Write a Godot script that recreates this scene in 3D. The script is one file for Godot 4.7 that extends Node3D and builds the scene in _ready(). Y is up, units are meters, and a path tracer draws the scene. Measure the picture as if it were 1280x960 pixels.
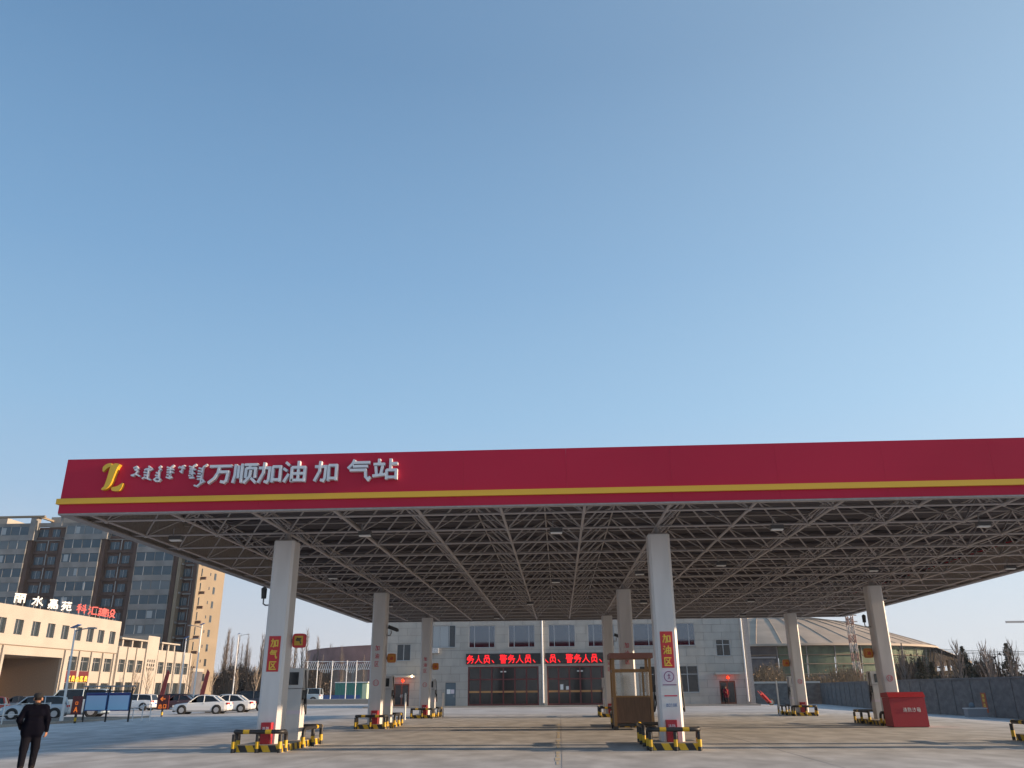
extends Node3D

# ---------------------------------------------------------------- mesh collector
class B:
	var surf := {}
	var order := []
	var v: PackedVector3Array
	var cur

	func m(mat) -> B:
		cur = mat
		if not surf.has(mat):
			surf[mat] = [PackedVector3Array(), PackedVector3Array(), PackedVector2Array(), PackedColorArray()]
			order.append(mat)
		return self

	func vert(p: Vector3, n: Vector3, uv := Vector2.ZERO):
		var s = surf[cur]
		s[0].append(p); s[1].append(n); s[2].append(uv)

	func tri(a: Vector3, b: Vector3, c: Vector3):
		var n := (b - a).cross(c - a).normalized()
		vert(a, n); vert(c, n); vert(b, n)

	func trin(a: Vector3, b: Vector3, c: Vector3, na: Vector3, nb: Vector3, nc: Vector3):
		if (b - a).cross(c - a).dot(na + nb + nc) < 0.0:
			vert(a, na); vert(b, nb); vert(c, nc)
		else:
			vert(a, na); vert(c, nc); vert(b, nb)

	# a, b, c, d counter-clockwise seen from outside; uv (0,0) at d's corner = upper left
	func quad(a: Vector3, b: Vector3, c: Vector3, d: Vector3):
		var n := (b - a).cross(c - a)
		if n.length_squared() < 1e-14:
			n = (c - a).cross(d - a)
		n = n.normalized()
		vert(a, n, Vector2(0, 1)); vert(c, n, Vector2(1, 0)); vert(b, n, Vector2(1, 1))
		vert(a, n, Vector2(0, 1)); vert(d, n, Vector2(0, 0)); vert(c, n, Vector2(1, 0))

	func quadn(p: Array, n: Array):
		trin(p[0], p[1], p[2], n[0], n[1], n[2])
		trin(p[0], p[2], p[3], n[0], n[2], n[3])

	func box(c: Vector3, s: Vector3, bs := Basis()) -> B:
		var x := bs.x * s.x / 2.0
		var y := bs.y * s.y / 2.0
		var z := bs.z * s.z / 2.0
		quad(c - x - y + z, c + x - y + z, c + x + y + z, c - x + y + z)
		quad(c + x - y - z, c - x - y - z, c - x + y - z, c + x + y - z)
		quad(c + x - y + z, c + x - y - z, c + x + y - z, c + x + y + z)
		quad(c - x - y - z, c - x - y + z, c - x + y + z, c - x + y - z)
		quad(c - x + y + z, c + x + y + z, c + x + y - z, c - x + y - z)
		quad(c - x - y - z, c + x - y - z, c + x - y + z, c - x - y + z)
		return self

	func span(a: Vector3, b: Vector3) -> B:
		var lo := Vector3(minf(a.x, b.x), minf(a.y, b.y), minf(a.z, b.z))
		var hi := Vector3(maxf(a.x, b.x), maxf(a.y, b.y), maxf(a.z, b.z))
		return box((lo + hi) / 2.0, hi - lo)

	func tube(pts: Array, r, sides := 8, caps := true) -> B:
		var n := pts.size()
		var ring0 := []
		var nor0 := []
		var up := Vector3.UP
		for i in n:
			var p: Vector3 = pts[i]
			var dir: Vector3
			if i == 0: dir = (pts[1] - p).normalized()
			elif i == n - 1: dir = (p - pts[i - 1]).normalized()
			else: dir = ((pts[i + 1] - p).normalized() + (p - pts[i - 1]).normalized()).normalized()
			if i == 0:
				up = Vector3.UP if absf(dir.y) < 0.9 else Vector3.RIGHT
			var side := dir.cross(up).normalized()
			up = side.cross(dir).normalized()
			var rr: float = r[i] if r is Array else r
			var ring := []
			var nor := []
			for k in sides:
				var a := TAU * k / sides
				var o := side * cos(a) + up * sin(a)
				nor.append(o); ring.append(p + o * rr)
			if i > 0:
				for k in sides:
					var k2 := (k + 1) % sides
					quadn([ring0[k], ring0[k2], ring[k2], ring[k]], [nor0[k], nor0[k2], nor[k2], nor[k]])
			if caps and (i == 0 or i == n - 1):
				for k in sides:
					var k2 := (k + 1) % sides
					if i == 0: tri(p, ring[k], ring[k2])
					else: tri(p, ring[k2], ring[k])
			ring0 = ring; nor0 = nor
		return self

	# polygon in local xy (any winding), extruded from z = 0 to z = depth
	func prism(poly: PackedVector2Array, xf: Transform3D, depth: float) -> B:
		if Geometry2D.is_polygon_clockwise(poly):
			pass
		else:
			poly.reverse()
		poly.reverse()
		var area := 0.0
		for i in poly.size():
			area += poly[i].cross(poly[(i + 1) % poly.size()])
		if area < 0: poly.reverse()
		var t := Geometry2D.triangulate_polygon(poly)
		for i in range(0, t.size(), 3):
			var a := poly[t[i]]
			var b := poly[t[i + 1]]
			var c := poly[t[i + 2]]
			if (b - a).cross(c - a) < 0:
				var q := b; b = c; c = q
			tri(xf * Vector3(a.x, a.y, depth), xf * Vector3(b.x, b.y, depth), xf * Vector3(c.x, c.y, depth))
			tri(xf * Vector3(a.x, a.y, 0), xf * Vector3(c.x, c.y, 0), xf * Vector3(b.x, b.y, 0))
		for i in poly.size():
			var a := poly[i]
			var b := poly[(i + 1) % poly.size()]
			quad(xf * Vector3(a.x, a.y, 0), xf * Vector3(b.x, b.y, 0), xf * Vector3(b.x, b.y, depth), xf * Vector3(a.x, a.y, depth))
		return self

	# profile of (radius, height) bottom to top round local y
	func lathe(pr: Array, xf: Transform3D, seg := 16, squash := Vector2(1, 1)) -> B:
		for i in range(pr.size() - 1):
			var p: Vector2 = pr[i]
			var q: Vector2 = pr[i + 1]
			var dn := Vector2(q.y - p.y, -(q.x - p.x)).normalized()
			for k in seg:
				var a := TAU * k / seg
				var b := TAU * (k + 1) / seg
				var ca := Vector3(cos(a) * squash.x, 0, -sin(a) * squash.y)
				var cb := Vector3(cos(b) * squash.x, 0, -sin(b) * squash.y)
				var na := (xf.basis * (ca * dn.x + Vector3(0, dn.y, 0))).normalized()
				var nb := (xf.basis * (cb * dn.x + Vector3(0, dn.y, 0))).normalized()
				quadn([xf * (ca * p.x + Vector3(0, p.y, 0)), xf * (cb * p.x + Vector3(0, p.y, 0)), xf * (cb * q.x + Vector3(0, q.y, 0)), xf * (ca * q.x + Vector3(0, q.y, 0))], [na, nb, nb, na])
		return self

	func ball(c: Vector3, r: float, seg := 8) -> B:
		var pr := []
		for i in range(seg / 2 + 1):
			var a := -PI / 2 + PI * i / (seg / 2)
			pr.append(Vector2(cos(a) * r, sin(a) * r))
		return lathe(pr, Transform3D(Basis(), c), seg)

	func mesh() -> ArrayMesh:
		var am := ArrayMesh.new()
		for mat in order:
			var s = surf[mat]
			if s[0].size() == 0: continue
			var arr := []
			arr.resize(Mesh.ARRAY_MAX)
			arr[Mesh.ARRAY_VERTEX] = s[0]
			arr[Mesh.ARRAY_NORMAL] = s[1]
			arr[Mesh.ARRAY_TEX_UV] = s[2]
			if s[3].size() == s[0].size(): arr[Mesh.ARRAY_COLOR] = s[3]
			am.add_surface_from_arrays(Mesh.PRIMITIVE_TRIANGLES, arr)
			am.surface_set_material(am.get_surface_count() - 1, mat)
		return am

# ---------------------------------------------------------------- nodes
var taken := {}
var rng := RandomNumberGenerator.new()
var M := {}

func numbered(parent: Node, called: String) -> String:
	var key := "%d/%s" % [parent.get_instance_id(), called]
	var n: int = taken.get(key, 0)
	taken[key] = n + 1
	return called if n == 0 else "%s_%03d" % [called, n]

func tag(o: Node, label := "", category := "", group := "", kind := ""):
	if label: o.set_meta("label", label)
	if category: o.set_meta("category", category)
	if group: o.set_meta("group", group)
	if kind: o.set_meta("kind", kind)
	return o

func thing(called: String, label: String, category: String, at := Vector3.ZERO, turn := 0.0, group := "") -> Node3D:
	var o := Node3D.new()
	o.name = numbered(self, called)
	add_child(o, true)
	o.position = at
	o.rotation.y = turn
	return tag(o, label, category, group)

func put(parent: Node, called: String, mesh: Mesh, xf := Transform3D(), label := "") -> MeshInstance3D:
	var o := MeshInstance3D.new()
	o.name = numbered(parent, called)
	o.mesh = mesh
	o.transform = xf
	parent.add_child(o, true)
	if label: o.set_meta("label", label)
	return o

func part(parent: Node, called: String, b: B, label := "") -> MeshInstance3D:
	return put(parent, called, b.mesh(), Transform3D(), label)

func copy(o: Node3D, label: String, at: Vector3, turn := 0.0) -> Node3D:
	var c: Node3D = o.duplicate()
	c.name = numbered(self, String(o.name).rstrip("0123456789").rstrip("_"))
	add_child(c, true)
	c.position = at
	c.rotation.y = turn
	if label: c.set_meta("label", label)
	return c

func nb(mat) -> B:
	var b := B.new()
	b.m(mat)
	return b

func V(x: float, y: float, d: float) -> Vector3:
	return Vector3(x, y, -d)

# ---------------------------------------------------------------- materials
func paint(r: float, g: float, b: float, rough := 0.7, metal := 0.0) -> StandardMaterial3D:
	var s := StandardMaterial3D.new()
	s.albedo_color = Color(r, g, b).linear_to_srgb()
	s.roughness = rough
	s.metallic = metal
	return s

func noise_tex(freq: float, lo: float, hi: float, sd: int, oct := 4, size := 512) -> ImageTexture:
	var f := FastNoiseLite.new()
	f.seed = sd
	f.frequency = freq
	f.noise_type = FastNoiseLite.TYPE_SIMPLEX
	f.fractal_octaves = oct
	var im := f.get_seamless_image(size, size)
	im.convert(Image.FORMAT_RGB8)
	for y in size:
		for x in size:
			var t := im.get_pixel(x, y).r
			var k := lerpf(lo, hi, t)
			im.set_pixel(x, y, Color(k, k, k))
	return ImageTexture.create_from_image(im)

func worn(s: StandardMaterial3D, tex: Texture2D, scale: Vector3, tex2: Texture2D = null, scale2 := Vector3.ONE) -> StandardMaterial3D:
	s.albedo_texture = tex
	s.uv1_triplanar = true
	s.uv1_world_triplanar = true
	s.uv1_scale = scale
	if tex2:
		s.detail_enabled = true
		s.detail_blend_mode = BaseMaterial3D.BLEND_MODE_MUL
		s.detail_uv_layer = BaseMaterial3D.DETAIL_UV_2
		s.detail_albedo = tex2
		s.uv2_triplanar = true
		s.uv2_world_triplanar = true
		s.uv2_scale = scale2
	return s

func make_materials():
	var soft := noise_tex(0.008, 0.80, 1.0, 3, 5)
	var clean := noise_tex(0.010, 0.93, 1.0, 5, 3, 256)
	var fine := noise_tex(0.05, 0.86, 1.0, 7, 4, 256)
	var blot := noise_tex(0.012, 0.78, 1.0, 11, 6)
	M.concrete = worn(paint(0.67, 0.66, 0.65, 0.86), clean, Vector3(0.05, 0.05, 0.02), blot, Vector3(0.11, 0.11, 0.06))
	M.apron = worn(paint(0.65, 0.635, 0.62, 0.85), soft, Vector3(0.05, 0.05, 0.03), fine, Vector3(0.5, 0.5, 0.5))
	M.soil = worn(paint(0.22, 0.18, 0.14, 0.95), blot, Vector3(0.3, 0.3, 0.3), fine, Vector3(0.9, 0.9, 0.9))
	M.oldline = worn(paint(0.62, 0.52, 0.36, 0.85), clean, Vector3(0.5, 0.5, 0.5))
	M.tyremark = worn(paint(0.50, 0.485, 0.475, 0.85), clean, Vector3(0.3, 0.3, 0.3))
	M.joint = paint(0.42, 0.40, 0.39, 0.9)
	M.kerb = worn(paint(0.42, 0.38, 0.33, 0.9), fine, Vector3(0.5, 0.5, 0.5))
	M.red = worn(paint(0.48, 0.024, 0.058, 0.55), clean, Vector3(0.05, 0.05, 0.05))
	M.red.metallic_specular = 0.25
	M.stripe = paint(0.70, 0.40, 0.03, 0.5)
	M.trim = worn(paint(0.36, 0.33, 0.32, 0.6), fine, Vector3(0.4, 0.4, 0.4))
	M.truss = paint(0.39, 0.36, 0.36, 0.55)
	M.deck = worn(paint(0.10, 0.09, 0.10, 0.8), clean, Vector3(0.12, 0.12, 0.12))
	M.column = worn(paint(0.66, 0.65, 0.65, 0.42), clean, Vector3(0.5, 0.10, 0.5))
	M.letter = paint(0.62, 0.64, 0.68, 0.35)
	M.gold = paint(0.72, 0.44, 0.04, 0.3, 0.15)
	M.signred = paint(0.50, 0.025, 0.03, 0.5)
	M.signyellow = paint(0.72, 0.50, 0.06, 0.5)
	M.black = worn(paint(0.022, 0.022, 0.025, 0.5), fine, Vector3(2, 2, 2))
	M.yellow = worn(paint(0.74, 0.46, 0.02, 0.5), fine, Vector3(2, 2, 2))
	M.dark = paint(0.02, 0.02, 0.022, 0.5)
	M.lampcase = paint(0.11, 0.11, 0.115, 0.5)
	M.grey = paint(0.25, 0.25, 0.26, 0.5)
	M.white = paint(0.78, 0.78, 0.77, 0.5)
	M.offwhite = worn(paint(0.62, 0.61, 0.60, 0.5), clean, Vector3(0.5, 0.2, 0.5))
	M.screen = paint(0.03, 0.035, 0.04, 0.15)
	M.boxred = worn(paint(0.44, 0.02, 0.035, 0.5), fine, Vector3(1, 1, 1))
	M.print_red = paint(0.55, 0.05, 0.09, 0.6)
	M.print_blue = paint(0.12, 0.2, 0.38, 0.6)
	M.print_violet = paint(0.22, 0.06, 0.16, 0.6)
	M.pale = paint(0.62, 0.56, 0.62, 0.6)
	M.clad = []
	for k in [0.96, 1.0, 1.05]:
		M.clad.append(worn(paint(0.415 * k, 0.39 * k, 0.355 * k, 0.6), clean, Vector3(0.3, 0.12, 0.3)))
	M.wallback = paint(0.20, 0.19, 0.18, 0.9)
	M.glass = paint(0.015, 0.018, 0.022, 0.06)
	M.mirror = paint(0.13, 0.15, 0.18, 0.05, 1.0)
	M.glass2 = paint(0.03, 0.04, 0.05, 0.08)
	M.curtain = paint(0.35, 0.37, 0.38, 0.12)
	M.alu = paint(0.42, 0.42, 0.42, 0.45)
	M.maroon = paint(0.12, 0.018, 0.02, 0.4)
	M.pushbar = paint(0.45, 0.22, 0.08, 0.35)
	M.doorblue = paint(0.10, 0.14, 0.17, 0.45)
	M.doorwood = paint(0.14, 0.04, 0.02, 0.4)
	M.beige = worn(paint(0.48, 0.43, 0.375, 0.8), clean, Vector3(0.06, 0.06, 0.06), fine, Vector3(0.4, 0.4, 0.4))
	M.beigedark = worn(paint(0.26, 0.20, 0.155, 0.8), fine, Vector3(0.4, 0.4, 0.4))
	M.towerband = worn(paint(0.30, 0.29, 0.28, 0.8), soft, Vector3(0.05, 0.05, 0.05))
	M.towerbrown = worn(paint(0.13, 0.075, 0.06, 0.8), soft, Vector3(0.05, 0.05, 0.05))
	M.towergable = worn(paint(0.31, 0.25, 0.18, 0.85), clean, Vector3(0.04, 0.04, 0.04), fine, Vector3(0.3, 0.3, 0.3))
	M.towerglass = paint(0.045, 0.085, 0.115, 0.12)
	M.towerglass2 = paint(0.12, 0.15, 0.17, 0.2)
	M.bark = worn(paint(0.19, 0.16, 0.14, 0.95), fine, Vector3(1, 1, 1))
	M.twig = paint(0.20, 0.165, 0.145, 0.95)
	M.twigpale = paint(0.42, 0.33, 0.24, 0.95)
	M.needle = paint(0.06, 0.062, 0.045, 0.9)
	M.needle2 = paint(0.09, 0.085, 0.06, 0.9)
	M.scrub = paint(0.085, 0.07, 0.06, 0.95)
	M.reed = paint(0.24, 0.16, 0.09, 0.95)
	M.reed2 = paint(0.16, 0.11, 0.07, 0.95)
	M.scrub2 = paint(0.13, 0.10, 0.08, 0.95)
	M.compound = worn(paint(0.235, 0.215, 0.205, 0.9), blot, Vector3(0.12, 0.2, 0.12), fine, Vector3(0.6, 0.3, 0.6))
	M.cap = worn(paint(0.5, 0.48, 0.45, 0.85), fine, Vector3(0.5, 0.5, 0.5))
	M.domeroof = worn(paint(0.50, 0.40, 0.31, 0.75), soft, Vector3(0.02, 0.02, 0.02))
	M.net = worn(paint(0.16, 0.21, 0.15, 0.9), blot, Vector3(0.05, 0.05, 0.05))
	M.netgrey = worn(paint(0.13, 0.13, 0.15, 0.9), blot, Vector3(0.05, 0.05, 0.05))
	M.arena = worn(paint(0.55, 0.32, 0.29, 0.8), blot, Vector3(0.03, 0.03, 0.03))
	M.arena2 = worn(paint(0.60, 0.42, 0.32, 0.8), blot, Vector3(0.04, 0.04, 0.04))
	M.mast_red = paint(0.36, 0.21, 0.17, 0.6)
	M.mast_white = paint(0.5, 0.44, 0.40, 0.6)
	M.container = paint(0.05, 0.21, 0.18, 0.6)
	M.blue = paint(0.04, 0.10, 0.28, 0.6)
	M.wood = worn(paint(0.16, 0.085, 0.045, 0.5), blot, Vector3(1.5, 0.2, 1.5))
	M.brass = paint(0.24, 0.135, 0.05, 0.4, 0.2)
	M.banner = paint(0.24, 0.04, 0.04, 0.8)
	M.tyre = paint(0.018, 0.018, 0.018, 0.8)
	M.rim = paint(0.45, 0.45, 0.46, 0.35, 0.4)
	M.chrome = paint(0.6, 0.6, 0.6, 0.2, 0.8)
	M.lamp_white = paint(0.8, 0.8, 0.78, 0.3)
	M.taillight = paint(0.45, 0.02, 0.02, 0.25)
	M.plate = paint(0.08, 0.18, 0.5, 0.4)
	M.carglass = paint(0.012, 0.014, 0.018, 0.06)
	M.pane = StandardMaterial3D.new()
	M.pane.albedo_color = Color(0.8, 0.85, 0.85, 0.12)
	M.pane.transparency = BaseMaterial3D.TRANSPARENCY_ALPHA
	M.pane.roughness = 0.05
	M.glow_red = paint(0.6, 0.05, 0.02, 0.4)
	M.glow_red.emission_enabled = true
	M.glow_red.emission = Color(1.0, 0.18, 0.06)
	M.glow_red.emission_energy_multiplier = 1.6
	M.glow_white = paint(0.8, 0.8, 0.7, 0.4)
	M.glow_white.emission_enabled = true
	M.glow_white.emission = Color(1.0, 0.88, 0.66)
	M.glow_white.emission_energy_multiplier = 2.2
	M.figure = paint(1, 1, 1, 0.85)
	M.figure.metallic_specular = 0.1
	M.figure.vertex_color_use_as_albedo = true
	M.glow_led = paint(0.5, 0.2, 0.04, 0.4)
	M.glow_led.emission_enabled = true
	M.glow_led.emission = Color(1.0, 0.45, 0.06)
	M.glow_led.emission_energy_multiplier = 0.35

# ---------------------------------------------------------------- lettering: strokes on a 100 x 100 square, y down
const STROKES := {
	"万": "8,14 94,14;46,14 42,46 30,72 8,94;44,42 82,42 78,84 70,92 56,88",
	"顺": "12,12 12,60 6,92;25,18 25,72;38,10 38,92;48,14 96,14;70,14 66,28;54,30 54,72;54,30 90,30 90,72;72,40 70,66 48,94;76,74 94,94",
	"加": "8,30 50,30 48,82 42,92 32,88;28,8 26,50 8,92;62,26 62,92;62,26 92,26 92,90;62,82 92,82",
	"油": "14,10 28,22;6,36 20,46;10,92 28,60;40,32 40,92;40,32 92,32 92,92;66,6 66,86;40,58 92,58;40,86 92,86",
	"气": "30,6 22,24 6,42;26,18 90,18;26,34 82,34;14,50 74,50 76,78 86,92 94,80",
	"站": "26,6 26,24;6,28 48,28;14,38 18,72;40,36 34,72;4,78 50,72;70,6 70,52;70,26 96,26;56,54 56,92;56,54 92,54 92,92;56,84 92,84",
	"区": "10,12 92,12;14,12 14,90 94,90;74,24 58,52 28,78;32,30 54,48 78,76",
	"务": "40,4 30,22 12,36;34,16 76,16 56,36 8,50;32,26 58,40 94,50;14,58 82,58 78,86 64,94;46,46 42,70 14,96",
	"人": "50,8 48,40 32,70 6,94;50,36 66,70 94,94",
	"员": "28,8 28,30;28,8 74,8 74,30;28,30 74,30;18,42 18,80;18,42 82,42 82,80;50,50 46,74 14,96;56,76 86,96",
	"警": "10,10 52,10;22,4 22,18;40,4 40,18;16,22 48,22 46,46;18,32 34,32 34,44 18,44 18,32;66,4 54,24;60,14 94,14;86,16 74,34 54,46;62,22 94,46;6,52 94,52;24,60 76,60;24,68 76,68;26,78 26,98;26,78 74,78 74,98;26,94 74,94",
	"、": "12,66 34,90",
	"丽": "6,12 94,12;12,28 12,94;12,28 42,28 42,90;22,44 32,60;58,28 58,94;58,28 88,28 88,90;68,44 78,60",
	"水": "50,4 50,90 40,84;8,30 38,30 28,60 6,84;84,18 58,44;54,36 72,66 96,88",
	"嘉": "16,14 84,14;50,4 50,26;24,26 76,26;28,34 28,48 72,48 72,34 28,34;10,58 90,58;8,70 44,70 40,94 32,92;26,62 22,80 8,96;58,68 58,96;58,68 88,68 88,96;58,92 88,92",
	"苑": "6,16 94,16;32,6 32,26;68,6 68,26;28,32 8,62;24,42 46,42 34,72 8,96;22,56 32,66;58,40 84,40 84,62 72,60;58,40 58,84 66,92 92,90 94,78",
	"科": "40,6 12,16;4,32 46,32;26,14 26,96;26,38 6,70;28,42 44,60;58,16 70,26;54,40 66,50;48,70 96,60;80,6 80,96",
	"汇": "10,10 24,22;4,36 18,46;6,92 26,58;40,14 94,14;42,14 42,88 96,88",
	"建": "8,14 32,14 14,44 30,44 24,72 6,92;10,62 30,84 96,94;44,16 86,16 86,40;36,28 96,28;42,40 86,40;42,54 88,54;36,68 94,68;64,4 64,84",
	"设": "14,8 26,22;4,36 24,36 24,82 36,72;54,10 50,30 40,42;54,10 80,10 80,30 94,34;44,50 86,50 72,74 40,96;50,58 70,80 96,94",
	"消": "10,10 24,22;4,36 18,46;6,92 26,58;64,6 64,34;44,12 52,28;86,10 76,28;44,40 44,96;44,40 88,40 88,94 78,90;44,56 88,56;44,72 88,72",
	"防": "10,10 10,96;10,10 36,10 26,36 36,56 20,64;64,4 70,16;44,22 96,22;62,22 60,54 40,94;60,44 88,44 84,86 72,92",
	"沙": "10,10 24,22;4,36 18,46;6,92 26,58;64,6 64,56;50,22 38,48;76,20 90,44;88,50 72,78 36,96",
	"箱": "24,4 8,26;16,16 44,16;60,4 48,24;54,16 92,16;4,44 46,44;26,30 26,96;26,48 6,76;28,54 44,70;56,34 56,96;56,34 90,34 90,96;56,54 90,54;56,74 90,74;56,92 90,92",
	"出": "50,6 50,92;22,18 22,46 78,46 78,18;12,58 12,92 88,92 88,58",
	"口": "18,18 18,88 82,88 82,18 18,18",
	"1": "30,22 52,8 52,94",
	"2": "16,24 32,8 68,8 82,24 80,40 16,92 86,92",
	"figure": "50,10 50,26;38,18 62,18;50,30 50,62;26,34 50,44 74,34;50,62 30,92;50,62 70,92",
	"left": "90,46 14,46;46,10 12,46 46,82",
	"up": "50,10 14,90;50,10 86,90;30,62 70,62",
	# words of the vertical script beside the emblem
	"word1": "22,20 48,8 66,26 40,36 66,48 52,74 14,86 40,92;52,74 92,96",
	"word2": "50,4 68,14 44,24 70,30 88,22;56,26 54,86;20,30 34,22 54,34;18,44 54,48;24,62 54,66;12,86 30,78 54,86 84,94",
	"word3": "70,4 52,14 72,26 56,34 62,78;30,44 62,50;24,60 62,64;62,78 84,86 70,96 40,96 18,86 40,74 62,78",
	"word4": "82,4 62,14 54,20 54,92;16,16 54,24;20,34 84,32;20,50 54,50 84,52;24,68 54,66;20,84 54,92 80,86",
	"word5": "12,34 30,22 50,34 82,12 56,20;56,34 88,40;62,38 60,86 36,70",
	"word6": "84,2 60,12 54,18 54,92;14,14 54,22;24,32 84,36;20,46 54,48;24,60 80,62;20,76 54,80;30,92 78,92",
	"word7": "92,4 68,12 60,20 56,84 30,96 6,92;26,18 62,24;22,30 60,34;24,42 60,44;20,54 60,56;26,66 58,66;62,66 84,76 58,84",
}

func polylines(ch: String) -> Array:
	var out := []
	for s in STROKES[ch].split(";"):
		var line := []
		for q in s.split(" "):
			var c: PackedStringArray = q.split(",")
			line.append(Vector2(float(c[0]) / 100.0, float(c[1]) / 100.0))
		out.append(line)
	return out

# a raised character in a w x h rectangle whose lower left corner is xf's origin, raised along xf's z
func glyph(b: B, ch: String, xf: Transform3D, w: float, h: float, sw: float, depth: float):
	var k := 0
	for line in polylines(ch):
		for i in range(line.size() - 1):
			var p := Vector2(line[i].x * w, (1.0 - line[i].y) * h)
			var q := Vector2(line[i + 1].x * w, (1.0 - line[i + 1].y) * h)
			var dir := (q - p).normalized()
			var a := p - dir * sw * (0.4 if i > 0 else 0.1)
			var e := q + dir * sw * (0.4 if i < line.size() - 2 else 0.1)
			var mid := (a + e) / 2.0
			var dd := depth + (k % 5) * 0.0023
			var bx := xf.basis * Vector3(dir.x, dir.y, 0)
			var by := xf.basis * Vector3(-dir.y, dir.x, 0)
			b.box(xf * Vector3(mid.x, mid.y, dd / 2.0), Vector3(a.distance_to(e), sw, dd), Basis(bx, by, xf.basis.z))
			k += 1

func facing(x: float, y: float, d: float) -> Transform3D:   # a plane that faces the street
	return Transform3D(Basis(), V(x, y, d))

func facing_right(x: float, y: float, d: float) -> Transform3D:   # a plane that faces +x; text runs away from the street
	return Transform3D(Basis(Vector3(0, 0, -1), Vector3.UP, Vector3(1, 0, 0)), V(x, y, d))

# ---------------------------------------------------------------- setting out (metres; the street side is at depth 0)
const CX := [-8.603, 3.188, 14.979]
const CZ := [25.547, 40.19, 54.83]
const CH := 6.13
const EXPOSURE := 1.6
const FL := -13.967
const FR := 20.381
const FF := 21.708
const FB := 60.69
const ORDER := ["first", "second", "third", "fourth", "fifth", "sixth", "seventh", "eighth", "ninth", "tenth", "eleventh", "twelfth", "thirteenth", "fourteenth", "fifteenth", "sixteenth", "seventeenth"]
const LAMP_ROWS := [[0, "street side"], [6, "second"], [12, "third"], [17, "rear"]]
const WORDS_X := ["left", "middle", "right"]
const WORDS_Z := ["front", "second", "rear"]

func _ready():
	rng.seed = 5
	# camera
	var cam := Camera3D.new()
	cam.name = "camera"
	add_child(cam)
	cam.transform = Transform3D(Basis(Vector3(0.998428, -0.007844, -0.055499), Vector3(0.02706, 0.934578, 0.354728), Vector3(0.049085, -0.355672, 0.933321)).orthonormalized(), Vector3(0, 1.6, 0))
	cam.fov = rad_to_deg(2.0 * atan(480.0 / 1006.2))
	cam.near = 0.1
	cam.far = 6000.0
	# sky, sun, exposure
	var env := Environment.new()
	env.background_mode = Environment.BG_SKY
	env.sky = Sky.new()
	env.sky.sky_material = PanoramaSkyMaterial.new()
	env.sky.sky_material.panorama = sky_picture()
	env.tonemap_mode = Environment.TONE_MAPPER_LINEAR
	env.tonemap_exposure = EXPOSURE
	env.fog_enabled = true
	env.fog_density = 0.00014
	env.fog_light_color = Color(0.86, 0.89, 0.93)
	env.sdfgi_enabled = true
	env.ssao_enabled = true
	env.ssil_enabled = true
	var we := WorldEnvironment.new()
	we.name = "world_environment"
	we.environment = env
	add_child(we)
	var sun := DirectionalLight3D.new()
	sun.name = "sun"
	sun.light_color = Color(1.0, 0.87, 0.72)
	sun.light_energy = 1.6
	sun.light_angular_distance = 0.5
	sun.shadow_enabled = true
	add_child(sun)
	var az := deg_to_rad(1.3)
	var el := deg_to_rad(10.2)
	var towards := Vector3(cos(el) * cos(az), sin(el), cos(el) * sin(az))
	sun.look_at_from_position(Vector3.ZERO, -towards, Vector3.UP)

	make_materials()
	setting()
	canopy()
	columns_and_islands()
	station_building()
	left_side()
	right_side()
	trees()
	people()

func sky_picture() -> ImageTexture:
	var w := 512
	var h := 256
	var im := Image.create(w, h, false, Image.FORMAT_RGBF)
	var at := [-90.0, 0.0, 3.0, 7.0, 12.0, 18.0, 28.0, 42.0, 90.0]
	var cl := [Vector3(0.50, 0.55, 0.62), Vector3(0.60, 0.62, 0.68), Vector3(0.59, 0.63, 0.70), Vector3(0.51, 0.605, 0.725), Vector3(0.37, 0.545, 0.745), Vector3(0.295, 0.495, 0.725), Vector3(0.205, 0.385, 0.625), Vector3(0.13, 0.268, 0.475), Vector3(0.07, 0.15, 0.30)]
	var el := deg_to_rad(10.2)
	var sun := Vector3(cos(el), sin(el), 0.02)
	for y in h:
		var e := 90.0 - 180.0 * (y + 0.5) / h
		var i := 0
		while i < at.size() - 2 and e > at[i + 1]: i += 1
		var t: float = clampf((e - at[i]) / (at[i + 1] - at[i]), 0.0, 1.0)
		var base: Vector3 = cl[i].lerp(cl[i + 1], t)
		for x in w:
			var a := TAU * (x + 0.5) / w   # 0 is straight ahead, to the right is positive
			var dir := Vector3(sin(a) * cos(deg_to_rad(e)), sin(deg_to_rad(e)), -cos(a) * cos(deg_to_rad(e)))
			var c := clampf(dir.dot(sun) * 0.5 + 0.5, 0.0, 1.0)
			var g := Vector3(0.37, 0.40, 0.36) * pow(c, 3.0) + Vector3(0.9, 0.7, 0.4) * pow(c, 40.0)
			im.set_pixel(x, y, Color((base.x + g.x) / EXPOSURE, (base.y + g.y) / EXPOSURE, (base.z + g.z) / EXPOSURE))
	return ImageTexture.create_from_image(im)

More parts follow.
